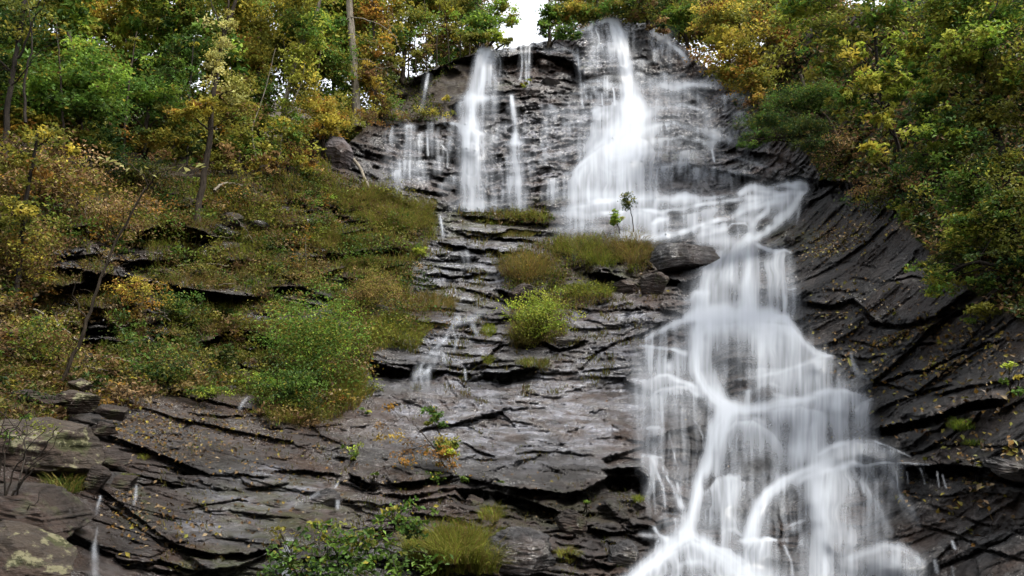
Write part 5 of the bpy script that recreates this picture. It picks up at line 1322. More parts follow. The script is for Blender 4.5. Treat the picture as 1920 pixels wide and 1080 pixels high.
tree('broadleaf_tree', 'dense green tree filling the top right corner', [(1900,420,9.5),(1880,300,9.6),(1850,160,9.8),(1840,20,9.8),(1840,-80,9.8)], .06, .03,
     [(1820,80,70,40,9.2,{'lime':2,'bright':1},1),(1750,240,50,40,9.4,{'lime':1,'green':1},1),(1780,30,80,60,9.6,{'green':2,'olive':1,'lime':2},1.1),(1870,40,80,60,9.4,{'lime':1,'green':2},1.1),(1800,120,80,50,9.6,{'olive':2,'green':1},1),(1890,150,70,60,9.4,{'olive':2,'lime':1,'green':1},1),(1760,170,60,40,9.6,{'green':2,'olive':1},1),(1840,220,80,44,9.5,{'olive':2,'dark':1},1),(1730,225,40,30,9.8,{'green':1,'dark':1},1),(1980,100,80,120,9,{'olive':1,'green':1},1),(1820,-50,140,50,9.6,{'green':1,'lime':1},1)], size=.075, dens=3.4, group=GR, seed=24, bark=M_DARKBARK,
     bare=[([(1920,80,9.1),(1880,84,9.1),(1840,88,9.1),(1800,80,9.1)],.012), ([(1870,0,9.2),(1850,60,9.1),(1870,120,9.1)],.012)])
tree('arching_tree', 'arching olive green tree bending over the right bank slab', [(1935,520,8.3),(1900,430,8.5),(1840,340,8.8),(1780,300,9.2),(1720,290,9.8)], .06, .03,
     [(1720,300,46,34,9.6,{'olive':1,'green':1,'dark':1},.9),(1780,290,60,44,9.2,{'olive':2,'green':2},1),(1850,300,70,50,8.9,{'olive':2,'dark':2,'lime':.4},1),(1800,360,70,44,8.9,{'green':2,'olive':1},1),(1880,390,60,60,8.5,{'green':2,'olive':1},1),(1740,355,50,30,9.4,{'dark':1,'brown':1},.7),(1830,430,60,40,8.7,{'green':2,'olive':1,'lime':.5},1),(1890,480,50,50,8.3,{'dark':1,'olive':1},1),(1800,480,40,26,8.9,{'dark':1,'olive':1,'lime':.3},.9),(1850,530,44,24,8.5,{'dark':1,'green':1},.9),(1980,420,60,120,8,{'dark':1,'olive':1},1),(1700,395,40,26,9.8,{'olive':1,'green':1},.7),(1770,515,50,40,8.9,{'olive':1,'green':1,'lime':.5},.8),(1840,575,50,26,8.4,{'green':1,'olive':1},.7),(1790,430,50,40,8.9,{'lime':1,'olive':1},.7)], size=.06, dens=3.0, group=GR, seed=25, bark=M_DARKBARK,
     bare=[([(1860,440,8.4),(1840,480,8.4),(1850,520,8.4),(1872,566,8.4)],.006), ([(1700,330,9.4),(1730,350,9.2),(1760,345,9.2),(1790,370,9.1)],.01), ([(1710,260,9.6),(1725,300,9.5),(1720,340,9.5)],.012)])
shrub('brown withered bush on the steep earth under the yellow sprays', 1578, 285, 52, 46, {'brown':3,'tan':1,'dark':1}, .06, 2.2, seed=26, group=GR, name='withered_bush', D_=16.5)
shrub('dark hanging bush under the overhang at the right of the cascade top', 1650, 360, 60, 40, {'dark':2,'brown':2,'olive':1}, .06, 1.6, seed=27, group=GR, D_=14.5)
shrub('low green sprig on the shaded edge above the right slab', 1680, 385, 14, 18, {'green':1,'lime':1}, .06, 2.2, seed=28, group=GR, D_=12.5)
shrub('small dark shrub rooted in the right slab near the overhanging leaves', 1752, 500, 26, 30, {'dark':2,'green':1,'olive':1}, .05, 2.2, seed=29, group=GR)
shrub('bright green sprig low at the right edge', 1896, 715, 18, 30, {'green':1,'lime':1,'yellow':.5}, .05, 1.6, seed=30, group=GR)
# dark leafy cover on the right bank
r = np.random.default_rng(80)
RC = [(1500,100),(1330,130),(1420,255),(1500,262),(1540,335),(1680,350),(1700,430),(1760,490),(1840,560),(1920,600),(2340,700),(2340,-60),(1900,-50)]
X, Y = scatter_poly(RC, 52000, r)
d = Dat(X, Y)
C = pt(X, Y, d - .03 - .45 * r.random(len(X)) ** 2)
o = leaves('undergrowth', C, .085 * (.6 + .9 * r.random(len(X))) * np.clip(d / 12, .8, 2), colours({'dark':3,'brown':2,'olive':1.5,'tan':.25}, len(X), r) * (.6 + .7 * r.random((len(X), 1))), r)
mark(o, 'dark leafy undergrowth and litter covering the steep right bank', 'undergrowth', kind='stuff')

# ------------------------------------------------------------------ left bank ground cover
r = np.random.default_rng(81)
LC = [(-420,240),(560,320),(620,300),(640,335),(720,352),(800,392),(826,470),(772,500),(776,560),(760,606),(710,650),(690,700),(640,785),(505,800),(470,745),(330,742),(180,762),(120,790),(-420,830)]
ISL = ISLAND; FL = FERN_LEDGE
SCP = [(716,236),(735,168),(790,134),(850,116),(856,128),(800,170),(830,200),(842,228),(760,230)]
X, Y = scatter_poly(LC, 90000, r, lambda a, b: soil_at(a, b) * np.clip(.8 + 1.2 * fbm(a / 45, b / 22, oct=3, seed=90), .08, 1))
x2, y2 = scatter_poly(ISL, 3500, r, soil_at); x3, y3 = scatter_poly(FL, 900, r); x4, y4 = scatter_poly(SCP, 1300, r)
X = np.concatenate([X, x2, x3, x4]); Y = np.concatenate([Y, y2, y3, y4])
d = Dat(X, Y)
cx_, cy_ = scatter_poly(LC, 520, r, soil_at)
cr_ = (.18 + .42 * r.random(len(cx_)) ** 1.5) * np.clip(Dat(cx_, cy_) / 17, .6, 1.3)
cp_ = pt(cx_, cy_, Dat(cx_, cy_) - cr_ * .35)
mC, mS, mT = [], [], []
for i in range(len(cx_)):
    pal = [{'green':2,'bright':1}, {'olive':2,'lime':1}, {'brown':2,'straw':1}, {'straw':2,'olive':1}, {'green':1,'dark':1}, {'brown':1,'orange':1,'tan':1}][r.integers(0, 6) if cx_[i] > 300 else r.choice([0, 2, 3, 4, 5, 5, 2])]
    if any(abs(cx_[i] - a) < w_ and abs(cy_[i] - b) < h_ for a, b, w_, h_ in ((315, 448, 80, 24), (300, 560, 120, 26), (155, 518, 60, 16), (450, 640, 60, 16))): continue
    c_, s__, t_, _ = clump(cp_[i], np.array([1.5, .8, .8]) * cr_[i], int(130 + 500 * cr_[i]), pal, .07, r, 16)
    mC.append(c_); mS.append(s__); mT.append(t_)
tn = fbm(X / 70, Y / 40, oct=3, seed=91)
leftish = 1 - smooth(120, 430, X)
T1 = colours({'grass':2,'green':2,'olive':2,'lime':1}, len(X), r); T2 = colours({'brown':3,'tan':1,'straw':1.4,'orange':.4}, len(X), r)
f = (r.random(len(X)) < np.clip(.34 + .9 * tn + .34 * leftish, .03, .95))[:, None]
T = np.where(f, T2, T1) * (.55 + .7 * r.random((len(X), 1))) * (1 + .45 * fbm(X / 16, Y / 10, oct=2, seed=95)[:, None])
C = pt(X, Y, d - .02 - .26 * r.random(len(X)) ** 2) + np.stack([0 * X, 0 * X, .14 * r.random(len(X))], -1)
o = leaves('ground_cover', np.concatenate([C] + mC), np.concatenate([.065 * (.5 + 1.0 * r.random(len(X))) * np.clip(d / 17, .7, 1.6)] + mS), np.concatenate([T * .6] + [q_ * .58 for q_ in mT]), r)
mark(o, 'low leafy plants and litter covering the left slope', 'ground cover', kind='stuff')
X, Y = scatter_poly(LC, 42000, r, lambda a, b: soil_at(a, b) * np.clip(.4 + 1.6 * fbm(a / 60, b / 30, oct=3, seed=92) + .35 * smooth(300, 520, a), .02, 1))
x2, y2 = scatter_poly(ISL, 1800, r, soil_at); x3, y3 = scatter_poly(FL, 350, r)
X = np.concatenate([X, x2, x3]); Y = np.concatenate([Y, y2, y3])
d = Dat(X, Y); n = len(X)
lean = unit(np.stack([r.normal(size=n) * .5, -1 + .3 * r.normal(size=n), 0 * X], -1))
tn = fbm(X / 60, Y / 30, oct=3, seed=93)
T = np.where((tn + .35 * r.normal(size=n) > -.05)[:, None], colours({'grass':2,'lime':1}, n, r), colours({'straw':2,'brown':1,'grass':.5}, n, r)) * (.65 + .6 * r.random((n, 1)))
mk = lambda a, b: np.clip(8 * (fbm(a / 30, b / 14, oct=3, seed=97) - .22), 0, 1)
x5, y5 = scatter_poly([(780,400),(1050,395),(1240,560),(1180,720),(900,760),(720,720),(770,600)], 3600, r, mk); x6, y6 = scatter_poly([(300,740),(700,740),(1200,900),(1200,1080),(300,1080)], 1600, r, mk)
Xa = np.concatenate([x5, x6]); Ya = np.concatenate([y5, y6]); na = len(Xa)
T = np.concatenate([T, colours({'grass':2,'straw':1,'olive':1,'brown':1}, na, r) * (.6 + .5 * r.random((na, 1)))]); X = np.concatenate([X, Xa]); Y = np.concatenate([Y, Ya])
d = Dat(X, Y); n = len(X); lean = unit(np.stack([r.normal(size=n) * .5, -1 + .3 * r.normal(size=n), 0 * X], -1))
V, Q, TT = blades(pt(X, Y, d - .02), np.where(np.arange(n) >= n - na, .45, 1.) * (.16 + .24 * r.random(n)) * np.clip(d / 18, .6, 1.3), .015 * np.clip(d / 16, .6, 1.7), T, r, lean, 1.0)
o = link('grass', tint_mesh('grass', V, Q, TT, M_GRASS)); mark(o, 'grass drooping from the ledges of the left slope and the island', 'grass', kind='stuff')

# ------------------------------------------------------------------ shrubs on the left slope
GS = 'bushes on the left slope'
shrub('large green bush with fine leaves at the lower end of the left slope', 590, 640, 84, 100, {'green':4,'bright':1,'olive':1}, .05, 2.8, seed=31, group=GS, push=.5)
shrub('dense dark green lower skirt of bush just above the trickle', 545, 730, 60, 44, {'green':3,'dark':2}, .045, 2.8, seed=32, group=GS, push=.4)
shrub('tan and rust leaved bush against the left edge', 80, 330, 130, 74, {'tan':2,'brown':3,'orange':1,'olive':1}, .075, 2.0, seed=33, group=GS, D_=13.5)
shrub('second tan leaved bush, lower and nearer the slender tree', 205, 405, 90, 60, {'tan':2,'brown':2,'olive':1,'orange':.6}, .065, 1.7, seed=34, group=GS, D_=15.5)
shrub('rusty brown thicket at the middle of the left edge', 40, 470, 90, 70, {'brown':2,'orange':1,'olive':2}, .06, 1.8, seed=35, group=GS)
shrub('pale bluish green sprig low on the left slope', 55, 552, 26, 18, {'green':1,'bright':1}, .06, 2.2, seed=36, group=GS)
shrub('orange yellow leaved sapling bush under the pale twigs', 255, 545, 60, 34, {'yellow':1,'orange':2,'brown':1}, .05, 1.3, seed=37, group=GS)
shrub('reddish brown bush above the large fine leaved bush', 700, 545, 60, 34, {'brown':2,'straw':2,'olive':1}, .04, 2.2, seed=38, group=GS)
shrub('dark green bush filling the hollow below the slope ledge', 330, 570, 60, 30, {'green':2,'dark':2,'olive':1}, .05, 2.2, seed=39, group=GS)
shrub('dark green bush left of the wet trickle', 300, 690, 80, 34, {'green':2,'dark':3,'olive':1}, .045, 2.2, seed=40, group=GS)
shrub('fresh green patch by the head of the trickle', 490, 715, 40, 18, {'lime':1,'bright':2,'green':1}, .04, 2.2, seed=41, group=GS)
shrub('fresh green ferns in front of the dark stone left of the trickle', 390, 735, 46, 14, {'lime':1,'green':2,'olive':1}, .04, 2.2, seed=42, group=GS)
shrub('green bush on the shelf above the big hollow', 560, 375, 50, 16, {'bright':1,'green':2,'olive':1}, .05, 2.2, seed=43, group=GS)
shrub('dark bush in shade above the dark hollow', 255, 320, 70, 34, {'dark':3,'olive':1}, .06, 2., seed=44, group=GS)
shrub('tangled brown bush on the far left below the twigs', 70, 640, 90, 50, {'brown':2,'olive':2,'green':1}, .045, 1.7, seed=45, group=GS)
shrub('small lime green bush at the right end of the slope', 785, 470, 20, 14, {'lime':2,'green':1}, .05, 2.4, seed=46, group=GS)
shrub('ivy bush at the left foot of the scarp', 730, 205, 40, 30, {'olive':2,'green':1,'brown':1}, .09, 1.4, seed=47, group=GS, D_=29.3)
shrub('yellow green bush sitting on the scarp ledge', 834, 184, 11, 9, {'yellow':2,'lime':1}, .09, 2.6, seed=48, group=GS, D_=30)
shrub('straggling olive plants under the scarp left of the falls', 800, 212, 44, 14, {'olive':2,'yellow':1}, .08, 1.3, seed=49, group=GS, D_=29.5)
shrub('green weeds clinging under the overhang between the two left falls', 985, 156, 16, 10, {'lime':1,'olive':1}, .09, 1.6, seed=50, group=GS, D_=31.5)
shrub('dark leafy tangle at the base of the pale trunk', 690, 215, 34, 26, {'olive':1,'brown':2,'orange':1}, .08, 1.6, seed=51, group=GS, D_=28.3)
GG = 'grassy clumps on the rock'
tuft('long straw green grass skirt at the lower corner of the left slope', 650, 735, 44, 34, {'grass':1,'lime':1,'straw':2}, .34, seed=1, group=GG)
tuft('rusty grass tip at the lowest point of the left slope', 545, 782, 40, 14, {'straw':2,'grass':1,'lime':.5}, .26, seed=2, group=GG)
tuft('olive grass shoulder hanging over the left of the rivulet', 740, 625, 64, 34, {'grass':2,'lime':1,'straw':1}, .3, seed=3, group=GG, leafpal={'olive':1,'lime':1})
tuft('rust brown grass mat above the rivulet', 800, 570, 60, 16, {'straw':3,'grass':.6}, .26, seed=4, group=GG)
tuft('mossy grass brow at the right end of the upper slope', 745, 405, 76, 34, {'grass':2,'lime':1,'straw':1.4}, .32, seed=5, group=GG, leafpal={'olive':1,'brown':1})
tuft('grassy brow below the pale leaning boulder', 670, 375, 60, 18, {'grass':2,'straw':2}, .3, seed=6, group=GG)
tuft('brown green grass mat in the middle of the upper slope', 640, 455, 60, 16, {'straw':2,'grass':1.5}, .28, seed=7, group=GG)
tuft('grass hanging over the ledge above the reddish bush', 700, 500, 50, 14, {'grass':2,'straw':1}, .3, seed=8, group=GG)
tuft('brown fringe of roots and grass over the left hollow', 330, 425, 76, 9, {'straw':2,'brown':2,'grass':1}, .4, seed=9, group=GG, bend=1.2)
tuft('drooping straw fringe over the long middle hollow', 340, 535, 110, 10, {'straw':2,'brown':1,'grass':1}, .34, seed=10, group=GG, bend=1.2)
tuft('tall brown grass above the stone step', 440, 625, 60, 14, {'brown':2,'straw':2}, .3, seed=11, group=GG)
tuft('orange brown left end of the grassy island', 985, 508, 46, 26, {'straw':3,'grass':1,'brown':1}, .52, seed=12, group=GG, leafpal={'orange':1,'olive':1})
tuft('green grassy crown in the middle of the island', 1085, 468, 50, 18, {'grass':2,'lime':1,'straw':1.4}, .46, seed=13, group=GG, leafpal={'olive':1,'lime':1})
tuft('straw coloured fringe hanging off the right end of the island', 1188, 474, 36, 28, {'straw':3,'grass':1,'brown':1}, .62, seed=14, group=GG, bend=1.2)
tuft('bright grass on the island below the two saplings', 1130, 490, 36, 12, {'lime':2,'grass':2}, .34, seed=15, group=GG)
shrub('lime green bush with thin dark stems below the island', 1012, 590, 52, 46, {'lime':3,'bright':1,'olive':1}, .055, 3., seed=52, group=GS, push=.5, stems=16, bark=M_DARKBARK)
tuft('green grass running right from the lime bush', 1100, 548, 56, 12, {'lime':2,'grass':2}, .24, seed=16, group=GG, leafpal={'lime':1,'olive':1})
tuft('straw grass hanging beneath the lime bush', 985, 630, 30, 22, {'straw':2,'grass':2}, .3, seed=17, group=GG, bend=1.2)
tuft('narrow grass patch in the crack right of the rivulet foot', 1000, 684, 32, 9, {'grass':2,'straw':1,'lime':1}, .2, seed=18, group=GG)
tuft('small lime moss cushion beside the rivulet', 917, 620, 13, 12, {'lime':3}, .12, seed=19, group=GG)
tuft('tiny grass tuft under the rivulet step', 915, 676, 12, 8, {'grass':1,'lime':1}, .14, seed=20, group=GG)
tuft('weeds along the far ledge under the upper left fall', 985, 410, 34, 5, {'grass':1,'lime':1,'straw':1}, .2, seed=21, group=GG, leafpal={'lime':1,'olive':1})
tuft('weedy strip on the second ledge under the upper left fall', 960, 440, 50, 5, {'grass':1,'straw':1}, .16, seed=22, group=GG)
tuft('little yellow green tuft on the shelf above the rock steps', 927, 417, 12, 5, {'lime':2}, .22, seed=23, group=GG)
tuft('vivid green tuft on the dark right slab', 1802, 800, 26, 9, {'bright':2,'lime':2}, .12, seed=24, group=GG, width=.008)
tuft('flat green tuft just below the vivid one on the right slab', 1824, 832, 18, 5, {'green':1,'lime':1}, .07, seed=25, group=GG, width=.008)
tuft('yellow green pincushion tuft on the broken rocks in the centre', 922, 966, 24, 14, {'lime':2,'straw':1.5}, .16, seed=26, group=GG, width=.007)
tuft('small bright tuft beside the lower pool rocks', 1065, 1045, 20, 12, {'lime':1,'straw':1}, .14, seed=27, group=GG, width=.008)
tuft('tiny bright tuft on the dripping rock left of the cascade', 1197, 938, 11, 5, {'lime':2}, .12, seed=28, group=GG, width=.008)
tuft('long bright grass clump at the bottom edge, front centre', 860, 1045, 92, 40, {'grass':2,'lime':2,'straw':1.6}, .36, n=5200, seed=29, group=GG, width=.009, bend=.8)
tuft('grass tuft in front of the brown boulder at the left', 120, 915, 36, 14, {'grass':2,'straw':1,'green':1}, .2, seed=30, group=GG, width=.008)
tuft('moss cap on the square dark block in the lower left', 240, 895, 17, 5, {'lime':1,'grass':1}, .05, seed=31, group=GG, width=.008)
tuft('ochre moss patch on the leaf strewn slab', 270, 858, 12, 5, {'straw':1,'lime':1}, .05, seed=32, group=GG, width=.008)
# the two saplings on the island
tree('sapling', 'tiny sapling with one bright green tuft on the grassy island', [(1165,450,20.3),(1160,428,20.3),(1153,405,20.3)], .02, .012, [(1153,408,11,13,20.3,{'bright':2,'lime':1},2.6)], size=.07, seed=90, bark=M_DARKBARK, cat='sapling')
tree('sapling', 'taller sapling with sparse dark leaves against the white water', [(1189,448,20.2),(1186,415,20.2),(1180,385,20.2),(1176,362,20.2)], .018, .008, [(1177,380,18,18,20.2,{'dark':3,'olive':1},.8)], size=.05, seed=91, bark=M_DARKBARK, cat='sapling')
# orange and green shrub on the slab, weeds in cracks
tree('orange_shrub', 'airy orange leaved shrub growing from the crack in the big slab', [(845,895,11.6),(820,850,11.4),(790,810,11.3),(760,780,11.2)], .012, .005,
     [(745,790,40,28,11.2,{'orange':3,'brown':1},.10),(790,835,50,36,11.1,{'orange':2,'brown':1},.16),(830,860,34,32,11.2,{'yellow':1,'orange':1,'lime':1},.3),(760,850,34,36,11.2,{'orange':1,'brown':1},.10)], size=.05, seed=92, cat='shrub')
tree('green_sapling', 'blurry green sapling rising behind the orange shrub', [(850,880,11.7),(830,830,11.6),(815,790,11.5),(808,760,11.5)], .012, .005,
     [(812,790,16,24,11.5,{'green':2,'lime':1},.9),(836,830,24,22,11.5,{'green':1,'lime':1},.7),(815,768,30,8,11.5,{'green':1},.5),(800,895,60,10,11.4,{'lime':1,'green':1},.8)], size=.055, seed=93, cat='sapling')
for i, (x, y, rx, ry, lb) in enumerate([(660,850,16,18,'weeds left of the broken grey block on the slab'), (700,890,10,8,'leafy weed at the corner of the grey block'), (940,905,14,8,'leafy weed in the long crack of the slab'), (895,898,30,7,'row of small weeds along the slab foot, left of the dark cave'), (680,770,14,8,'green weed on the slab edge under the straw skirt'), (1100,950,14,12,'straggly weed on the broken dark rocks')]):
    shrub(lb, x, y, rx, ry, {'lime':1,'green':2}, .04, 1.6, seed=100 + i, group='small weeds in the rock cracks', name='weed', cat='weed', push=.1)
# leafy branches reaching in at the bottom
tree('leafy_shrub', 'grey green leafy shrub reaching up in front of the slab at the bottom edge', [(560,1230,4.4),(600,1130,4.5),(680,1040,4.6),(760,980,4.7)], .012, .005,
     [(600,1010,70,34,4.5,{'green':2,'dark':1,'olive':1},.5),(680,1010,60,40,4.5,{'green':2,'olive':1},.6),(740,975,50,34,4.6,{'green':2,'olive':1},.6),(780,1000,40,40,4.6,{'green':2,'dark':1},.5),(640,1060,110,36,4.4,{'dark':1,'green':2},.8),(760,1055,60,34,4.5,{'dark':1,'green':1},.7),(540,1060,50,40,4.4,{'green':1,'dark':1},.5),(560,1150,140,60,4.2,{'green':1,'dark':1},.8),(520,1010,30,20,4.5,{'olive':1,'green':1},.4)],
     size=.048, dens=2.2, seed=94, cat='shrub', sub=14, aspect=.6, bark=M_DARKBARK)
tree('broad_leaf_sapling', 'bare forked sapling holding a few large pale green leaves on the left', [(104,738,12.0),(140,665,12.0),(165,600,12.0),(190,520,12.0),(225,440,12.0),(262,372,12.0),(277,348,12.0)], .03, .011, [], seed=95, cat='sapling', bark=M_BARK,
     bare=[([(277,348,12),(262,325,11.9),(240,310,11.9),(205,297,11.8)],.011), ([(277,348,12),(300,325,11.9),(340,312,11.9),(382,306,11.8)],.011), ([(290,335,12),(275,318,11.9)],.008), ([(190,520,12),(225,500,11.9),(262,482,11.8)],.009), ([(165,600,12),(140,560,12),(150,520,11.9),(170,490,11.9)],.01), ([(350,310,11.9),(345,300,11.9)],.006)])
rt = bpy.data.objects['broad_leaf_sapling']; r = np.random.default_rng(96)
LP = [(190,297,1.),(203,298,.9),(212,302,1.2),(222,306,1.),(228,311,.8),(264,322,1.),(274,314,1.),(268,332,.8),(338,316,1.),(350,318,1.1),(346,324,.8),(375,310,1.2),(380,314,.9),(352,288,.6),(365,285,.6),(240,318,.7),(290,330,.6),(330,292,.6),(180,335,.8),(183,330,.7)]
_dl = float(Dat(104, 738)) - .15
C = np.stack([pt(a, b, _dl) for a, b, _ in LP]); Sz = np.array([.13 * c for *_, c in LP])
leaves('crown', C, Sz, colours('pale', len(LP), r) * .75, r, None, .8, .75, None, rt, np.array(rt.location))
tree('leaning_tree', 'short dark trunked tree leaning against the left edge', [(28,600,12.4),(36,500,12.6),(44,420,12.6),(58,330,12.6),(70,250,12.6)], .05, .025, [(40,300,70,50,12.6,{'orange':1,'olive':2,'brown':1},.6),(20,400,60,40,12.4,{'olive':2,'yellow':1},.5),(90,260,50,30,12.6,{'yellow':1,'olive':1},.6)], size=.08, seed=97, bark=M_DARKBARK, group=GT)
# bare stems in the lower left corner
tree('bare_shrub', 'leafless dark stems fanning up in the lower left corner', [(2,985,5.6),(30,920,5.6),(62,870,5.6),(108,800,5.6)], .012, .004, [(40,800,60,50,6.2,{'green':1,'olive':1},.10)], size=.03, seed=98, cat='shrub', bark=M_DARKBARK,
     bare=[([(4,980,5.6),(20,900,5.6),(50,850,5.6),(90,800,5.6)],.009), ([(0,985,5.6),(10,900,5.6),(8,820,5.6),(10,760,5.6)],.009), ([(10,970,5.6),(50,900,5.6),(84,850,5.6),(118,806,5.6)],.008), ([(20,970,5.6),(60,950,5.5),(80,930,5.5)],.006), ([(-10,985,5.6),(-6,900,5.6),(20,830,5.6),(50,770,5.6)],.009), ([(-30,985,5.5),(-20,880,5.5),(0,800,5.5)],.008)])

# ------------------------------------------------------------------ fallen wood
def log(name, label, pts, r0, r1, mat, cat='fallen branch', side=(), seed=1):
    r = np.random.default_rng(seed)
    sh = float(np.max([Dat(a, b) - c for a, b, c in (pts[0], pts[-1])])) - .06 if name != 'dead_twig' else 0.
    pts = [(a, b, min(c + sh, float(Dat(a, b)) - .45) if name == 'fallen_branch' else c + sh) for a, b, c in pts]; side = [[(a, b, c + sh) for a, b, c in q] for q in side]
    segs = [(spline(pt(*np.array(pts, float).T), 16, .012, r), None)]
    segs[0] = (segs[0][0], np.linspace(r0, r1, len(segs[0][0])))
    for s in side:
        q = spline(pt(*np.array(s, float).T), 10, .01, r); segs.append((q, np.linspace(r1, r1 * .3, len(q))))
    o = tubes(name, segs, mat, sides=8)
    return mark(o, label, cat, 'dead wood on the left slope')


log('dead_log', 'thin dead trunk leaning down the rock beside the pale boulder', [(628,235,27.2),(645,272,27),(672,312,26.4),(697,362,25.6)], .075, .05, M_PALEBARK, 'dead trunk', seed=1)
log('fallen_branch', 'pale curved dead branch lying on the upper slope', [(402,358,20),(415,346,19.8),(435,344,19.8),(455,349,19.9)], .04, .02, M_PALEBARK, side=[[(435,344,19.8),(450,336,19.8),(462,334,19.8)]], seed=2)
log('fallen_branch', 'long pale root curving across above the tan stone', [(138,690,11.4),(160,686,11.3),(190,693,11.2),(232,698,11.2),(270,690,11.3),(310,681,11.5)], .016, .008, M_PALEBARK, side=[[(138,690,11.4),(120,712,11.3),(105,730,11.3)], [(150,690,11.4),(158,725,11.2)], [(115,715,11.3),(110,745,11.2)]], seed=3)
log('fallen_branch', 'straight dead stick crossing the middle hollow', [(270,522,15),(310,535,15),(368,556,15.1)], .014, .008, M_PALEBARK, seed=4)
log('fallen_branch', 'thin dead stick lying level on the slope beyond the slender tree', [(330,498,15.8),(380,494,15.8),(430,497,16)], .012, .006, M_PALEBARK, seed=5)
log('fallen_branch', 'crossed dead branches on the far left of the slope', [(62,580,12.2),(100,600,12),(130,625,12),(143,638,12)], .018, .01, M_PALEBARK, side=[[(75,600,12.1),(110,590,12),(135,575,12)]], seed=6)
log('fallen_branch', 'upright broken twig rising left of the orange yellow bush', [(108,612,12.4),(130,580,12.3),(150,545,12.2),(158,515,12.2)], .014, .006, M_PALEBARK, seed=7)

r = np.random.default_rng(140)
for i in range(34):
    x, y = r.uniform(10, 620), r.uniform(330, 700)
    if pip(LEFT_SOIL, np.array([x]), np.array([y]))[0] and y < 760:
        d0 = float(Dat(x, y)) - .2; a = r.uniform(-1.2, 1.2); L_ = r.uniform(30, 80)
        pts = [(x, y, d0), (x + L_ * .5 * math.sin(a), y - L_ * .5 * math.cos(a) * .9, d0 - .25), (x + L_ * math.sin(a * 1.3), y - L_ * math.cos(a * 1.3) * .9, d0 - .4)]
        sd = [[pts[1], (pts[1][0] + r.uniform(-20, 20), pts[1][1] - r.uniform(10, 28), d0 - .4)]]
        o = log('dead_twig', 'thin dead twig tangled in the brush of the left slope', pts, .011, .004, M_PALEBARK if i % 3 else M_BARK, 'twig', side=sd, seed=300 + i)
        o['group'] = 'dead twigs in the brush of the left slope'

# ------------------------------------------------------------------ rocks one could lift
GB = 'loose rocks and boulders'
boulder('boulder', 'large angular brown and grey boulder between the grassy island and the fall', 1288, 486, 62, 42, M_GREYB, seed=3, tilt=14, push=.9, cuts=14, rough=.08, group=GB)
boulder('boulder', 'smaller rock tucked behind the angular boulder beside the island', 1232, 480, 22, 24, M_BOULDER, seed=4, push=.2, group=GB)
boulder('boulder', 'leaf strewn brown rock under the angular boulder', 1222, 545, 34, 36, M_BOULDER, seed=5, push=.0, group=GB)
boulder('boulder', 'dark red rock face under the straw fringe of the island', 1172, 540, 36, 26, M_BOULDER, seed=6, push=.0, group=GB)
boulder('boulder', 'dark mossy rock under the orange end of the island', 978, 552, 36, 26, M_BOULDER, seed=7, push=.1, group=GB)
boulder('boulder', 'pale lavender grey boulder standing against the upper slope', 636, 300, 25, 42, M_PALE, seed=8, tilt=12, push=.1, cuts=10, group=GB, D_=26.6)
boulder('flat_rock', 'shiny wet slab jutting from the grass with a dark underside', 482, 421, 19, 9, M_GREYB, seed=9, push=.3, group=GB, deep=1.2)
boulder('flat_rock', 'half buried grey rock beside the foot of the slender tree', 428, 418, 30, 18, M_BOULDER, seed=10, push=.05, group=GB)
boulder('boulder', 'tan pointed stone on top of the left rock pile', 150, 722, 26, 17, M_LICHEN, seed=11, push=1.0, tilt=-14, D_=10.6, group=GB)
boulder('boulder', 'broad tan block under the pointed stone', 150, 752, 52, 20, M_LICHEN, seed=12, push=1.0, D_=10.4, tilt=6, group=GB)
boulder('boulder', 'flat brown block at the left edge of the rock pile', 70, 748, 62, 20, M_BOULDER, seed=13, push=.5, D_=10.4, group=GB)
boulder('boulder', 'reddish rounded stone right of the tan block', 216, 775, 30, 19, M_BOULDER, seed=14, push=.5, D_=10.2, group=GB)
boulder('boulder', 'low tan stone below the reddish rounded stone', 196, 803, 32, 12, M_BOULDER, seed=15, push=.5, D_=9.9, group=GB)
boulder('boulder', 'big lichen covered boulder at the left edge', 70, 850, 98, 70, M_LICHEN, seed=16, D_=8.2, group=GB, cuts=7, deep=1.0)
boulder('boulder', 'purple brown boulder in the lower left with a dark crevice beneath', 70, 975, 112, 54, M_BOULDER, seed=17, D_=6.7, group=GB, cuts=7, deep=1.0, tilt=-8)
boulder('boulder', 'yellow lichen spotted boulder in the bottom left corner', 40, 1060, 100, 62, M_LICHEN, seed=18, D_=5.6, group=GB, cuts=6, deep=1.0, tilt=-16)
boulder('boulder', 'square dark block capped with moss near the left trickle', 230, 908, 34, 19, M_BOULDER, seed=19, D_=8.6, group=GB)
boulder('boulder', 'dark angular stone left of the moss capped block', 178, 905, 26, 26, M_BOULDER, seed=20, D_=8.3, group=GB)
boulder('boulder', 'grey block wedged behind the moss capped block', 205, 868, 40, 20, M_BOULDER, seed=21, D_=8.9, group=GB)
boulder('boulder', 'dark round stone beside the short gush low on the slab', 614, 934, 24, 17, M_GREYB, seed=22, push=.15, group=GB)
boulder('flat_rock', 'dark wet step stone at the head of the lower left trickle', 432, 732, 16, 8, M_GREYB, seed=23, push=.1, group=GB)
boulder('boulder', 'upright brown block leaning on the ledge under the slab', 885, 945, 18, 26, M_BOULDER, seed=24, push=.2, group=GB)
boulder('boulder', 'wet black boulder at the bottom centre right of the grass clump', 985, 1045, 66, 46, M_GREYB, seed=25, push=.3, group=GB, cuts=10)
boulder('boulder', 'broken brown rock above the wet black boulder', 1080, 985, 34, 26, M_BOULDER, seed=26, push=.2, group=GB)
boulder('boulder', 'glossy dark rock beside the foot of the cascade', 1170, 1050, 40, 34, M_GREYB, seed=27, push=.1, group=GB)
boulder('flat_rock', 'blue grey flat stone right of the lime bush', 1050, 640, 30, 13, M_GREYB, seed=28, push=.15, group=GB, tilt=6)
